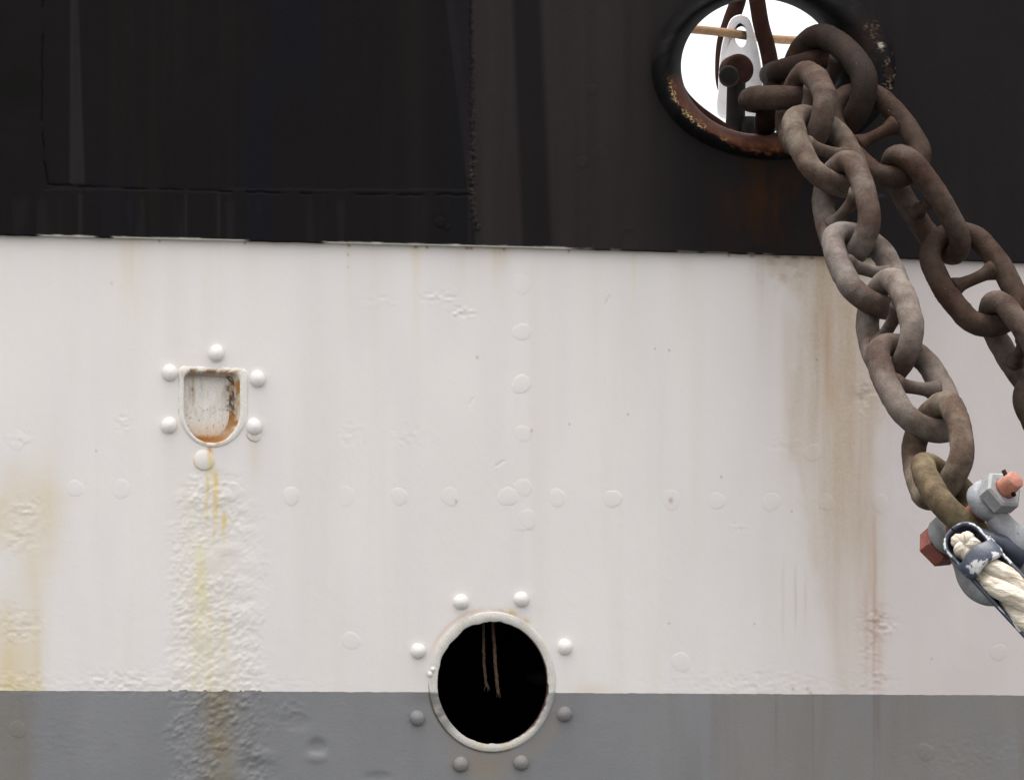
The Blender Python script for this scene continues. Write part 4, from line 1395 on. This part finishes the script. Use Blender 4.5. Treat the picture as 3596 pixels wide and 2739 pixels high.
YT = KP.y - .085
A0 = r7(595, 815, YT)
t_ = cdir(.63, -.72, .50)
v_ = (A0 - Vector(CAM)).normalized()
u_ = (-v_ + t_ * v_.dot(t_)).normalized()
u_ = (u_ + Vector((0, 0, .12))).normalized(); u_ = (u_ - t_ * u_.dot(t_)).normalized()
s_ = t_.cross(u_)
if s_.dot(Vector(RR)) < 0:
    s_.negate()


def T3(i, j, k):
    return t_ * i + s_ * j + u_ * k


th = thing('thimble', 'dark navy rope thimble with chipped paint holding the white rope', 'thimble', A0)
TR = .0375
prof_ang = np.linspace(math.radians(-10), math.radians(190), 25)      # gutter section, open towards the viewer
LEN = .36


def gutter(Rr):
    rows_ = []
    # bowl end: rows from the crown round to the straight gutter
    for tt_ in np.concatenate([np.linspace(-1, 0, 15)[:-1] , np.linspace(0, LEN / TR, 26)]):
        if tt_ < 0:
            f = math.sqrt(max(0, 1 - tt_ * tt_)); i = tt_ * Rr
        else:
            f = 1; i = tt_ * TR
        f = max(f, .03)
        rows_.append([np.array(T3(i, Rr * f * math.cos(a), -Rr * f * math.sin(a) * (1.0))) for a in prof_ang])
    return np.array(rows_)


Vo = gutter(TR); Vi = gutter(TR - .0075)[:, ::-1]
# rounded lips joining the two skins
lipA = (Vo[:, -1:] + Vi[:, :1]) / 2 + np.array(u_) * .0035
lipB = (Vi[:, -1:] + Vo[:, :1]) / 2 + np.array(u_) * .0035
Vt = np.concatenate([Vo, lipA, Vi, lipB], 1)
Ct = np.full(Vt.shape, -.08); nco = Vo.shape[1]
Ct[:, nco] = .14; Ct[:, -1] = .14; Ct[:, nco - 1] = .04; Ct[:, 0] = .05
Ct[:, nco + 1:-1] = -.16
Ct[..., 0] = np.where(Ct[..., 0] == 0, 0, Ct[..., 0])
link_obj('gutter', grid_mesh('gutter', Vt, Ct, closed=True), M_NAVY, th)
# keeper band arching over the rope
aa = np.linspace(math.radians(-8), math.radians(188), 28)
rows_ = []
for (i, rr_, w_) in ((.020, TR - .001, 0), (.023, TR + .003, 1), (.054, TR + .0025, 1), (.060, TR - .001, 0), (.056, TR - .006, 0), (.024, TR - .006, 0), (.020, TR - .001, 0)):
    rows_.append([np.array(T3(i + .012 * math.sin(a) + .004 * math.sin(3 * a), rr_ * math.cos(a), rr_ * .66 * math.sin(a) + .004)) for a in aa])
Vb = np.array(rows_)
Cb = np.full(Vb.shape, .03); Cb[2:5] = .16; Cb[1] = .0
link_obj('keeper_band', grid_mesh('keeper_band', Vb, Cb), M_NAVY, th)
# heel plate edge to the right of the crown
V = sweep(np.array([T3(-.005, .030, -.02), T3(.04, .050, -.03), T3(.085, .060, -.04)]), [.012, .017, .016], 12)
link_obj('heel_lug', grid_mesh('heel_lug', cap_ends(V), np.full(cap_ends(V).shape, -.08), closed=True, flip=True), M_NAVY, th)

rp = thing('rope', 'thick white three strand mooring rope leaving the thimble', 'rope', A0)
npts = 110
ii = np.linspace(.030, .62, npts)
lift = np.interp(ii, [.045, .10, .2, .62], [-.006, -.002, .004, .016])
RS = .0172
for k in range(3):
    ph = 2 * np.pi * k / 3 + .5 - ii / .30 * 2 * np.pi
    grow = np.interp(ii, [.030, .10, .62], [.70, 1.0, 1.02])
    path = np.array([np.array(T3(i, .0160 * g * math.cos(a), .0160 * g * math.sin(a) + l_)) for i, a, g, l_ in zip(ii, ph, grow, lift)])
    V = sweep(path, RS * grow, 54, up=np.array(u_))
    an = np.linspace(0, 2 * np.pi, 54, endpoint=False)[None, :]
    gr = 1 + .055 * np.abs(np.sin(4.5 * an + ii[:, None] * 26)) - .03 + .03 * (fbm(an * 3 + 0 * ii[:, None], ii[:, None] * 30 + k * 9, 2) - .5)
    V = path[:, None] + (V - path[:, None]) * gr[..., None]
    V = V + .0010 * (RNG.random(V.shape) - .5)
    V = cap_ends(V)
    me = grid_mesh('strand', V, closed=True, flip=True, uv=(np.linspace(0, 9, V.shape[0]) , np.linspace(0, 1, V.shape[1] + 1)))
    # lay of the yarns: twist the uv along the strand
    ul = me.uv_layers[0]
    buf = np.zeros(len(ul.data) * 2, np.float32); ul.data.foreach_get('uv', buf); buf = buf.reshape(-1, 2)
    buf[:, 0] = (buf[:, 0] + buf[:, 1] * .35)
    ul.data.foreach_set('uv', buf.reshape(-1))
    link_obj('strand', me, M_ROPE, rp)
# tucked strands bunched in the crown of the thimble
tucks = [(-.010, -.006, -.004), (.006, -.011, .000), (.002, .006, .003), (.014, .007, .002), (.018, -.006, -.001)]
for q, (i, j, k) in enumerate(tucks):
    an = q * 1.3
    c = np.array(T3(i, j, k - .004))
    d1 = np.array(T3(math.cos(an) * .6, math.sin(an) * .6, .4))
    path = spline([c - d1 * .010 - np.array(u_) * .014, c - d1 * .005 + np.array(u_) * .001, c + np.array(u_) * .006, c + d1 * .006 + np.array(u_) * .002, c + d1 * .011 - np.array(u_) * .014], 16)
    V = sweep(path, np.interp(np.arange(16), [0, 8, 15], [.0125, .0135, .0125]), 40)
    V = path[:, None] + (V - path[:, None]) * (.97 + .07 * np.abs(np.sin(4.0 * np.linspace(0, 2 * np.pi, 40, endpoint=False) + q)))[None, :, None]
    V = cap_ends(V + .0008 * (RNG.random(V.shape) - .5))
    link_obj('tucked_strand', grid_mesh('tucked_strand', V, closed=True, flip=True, uv=(np.linspace(0, 1.2, V.shape[0]), np.linspace(0, 1, V.shape[1] + 1))), M_ROPE, rp)
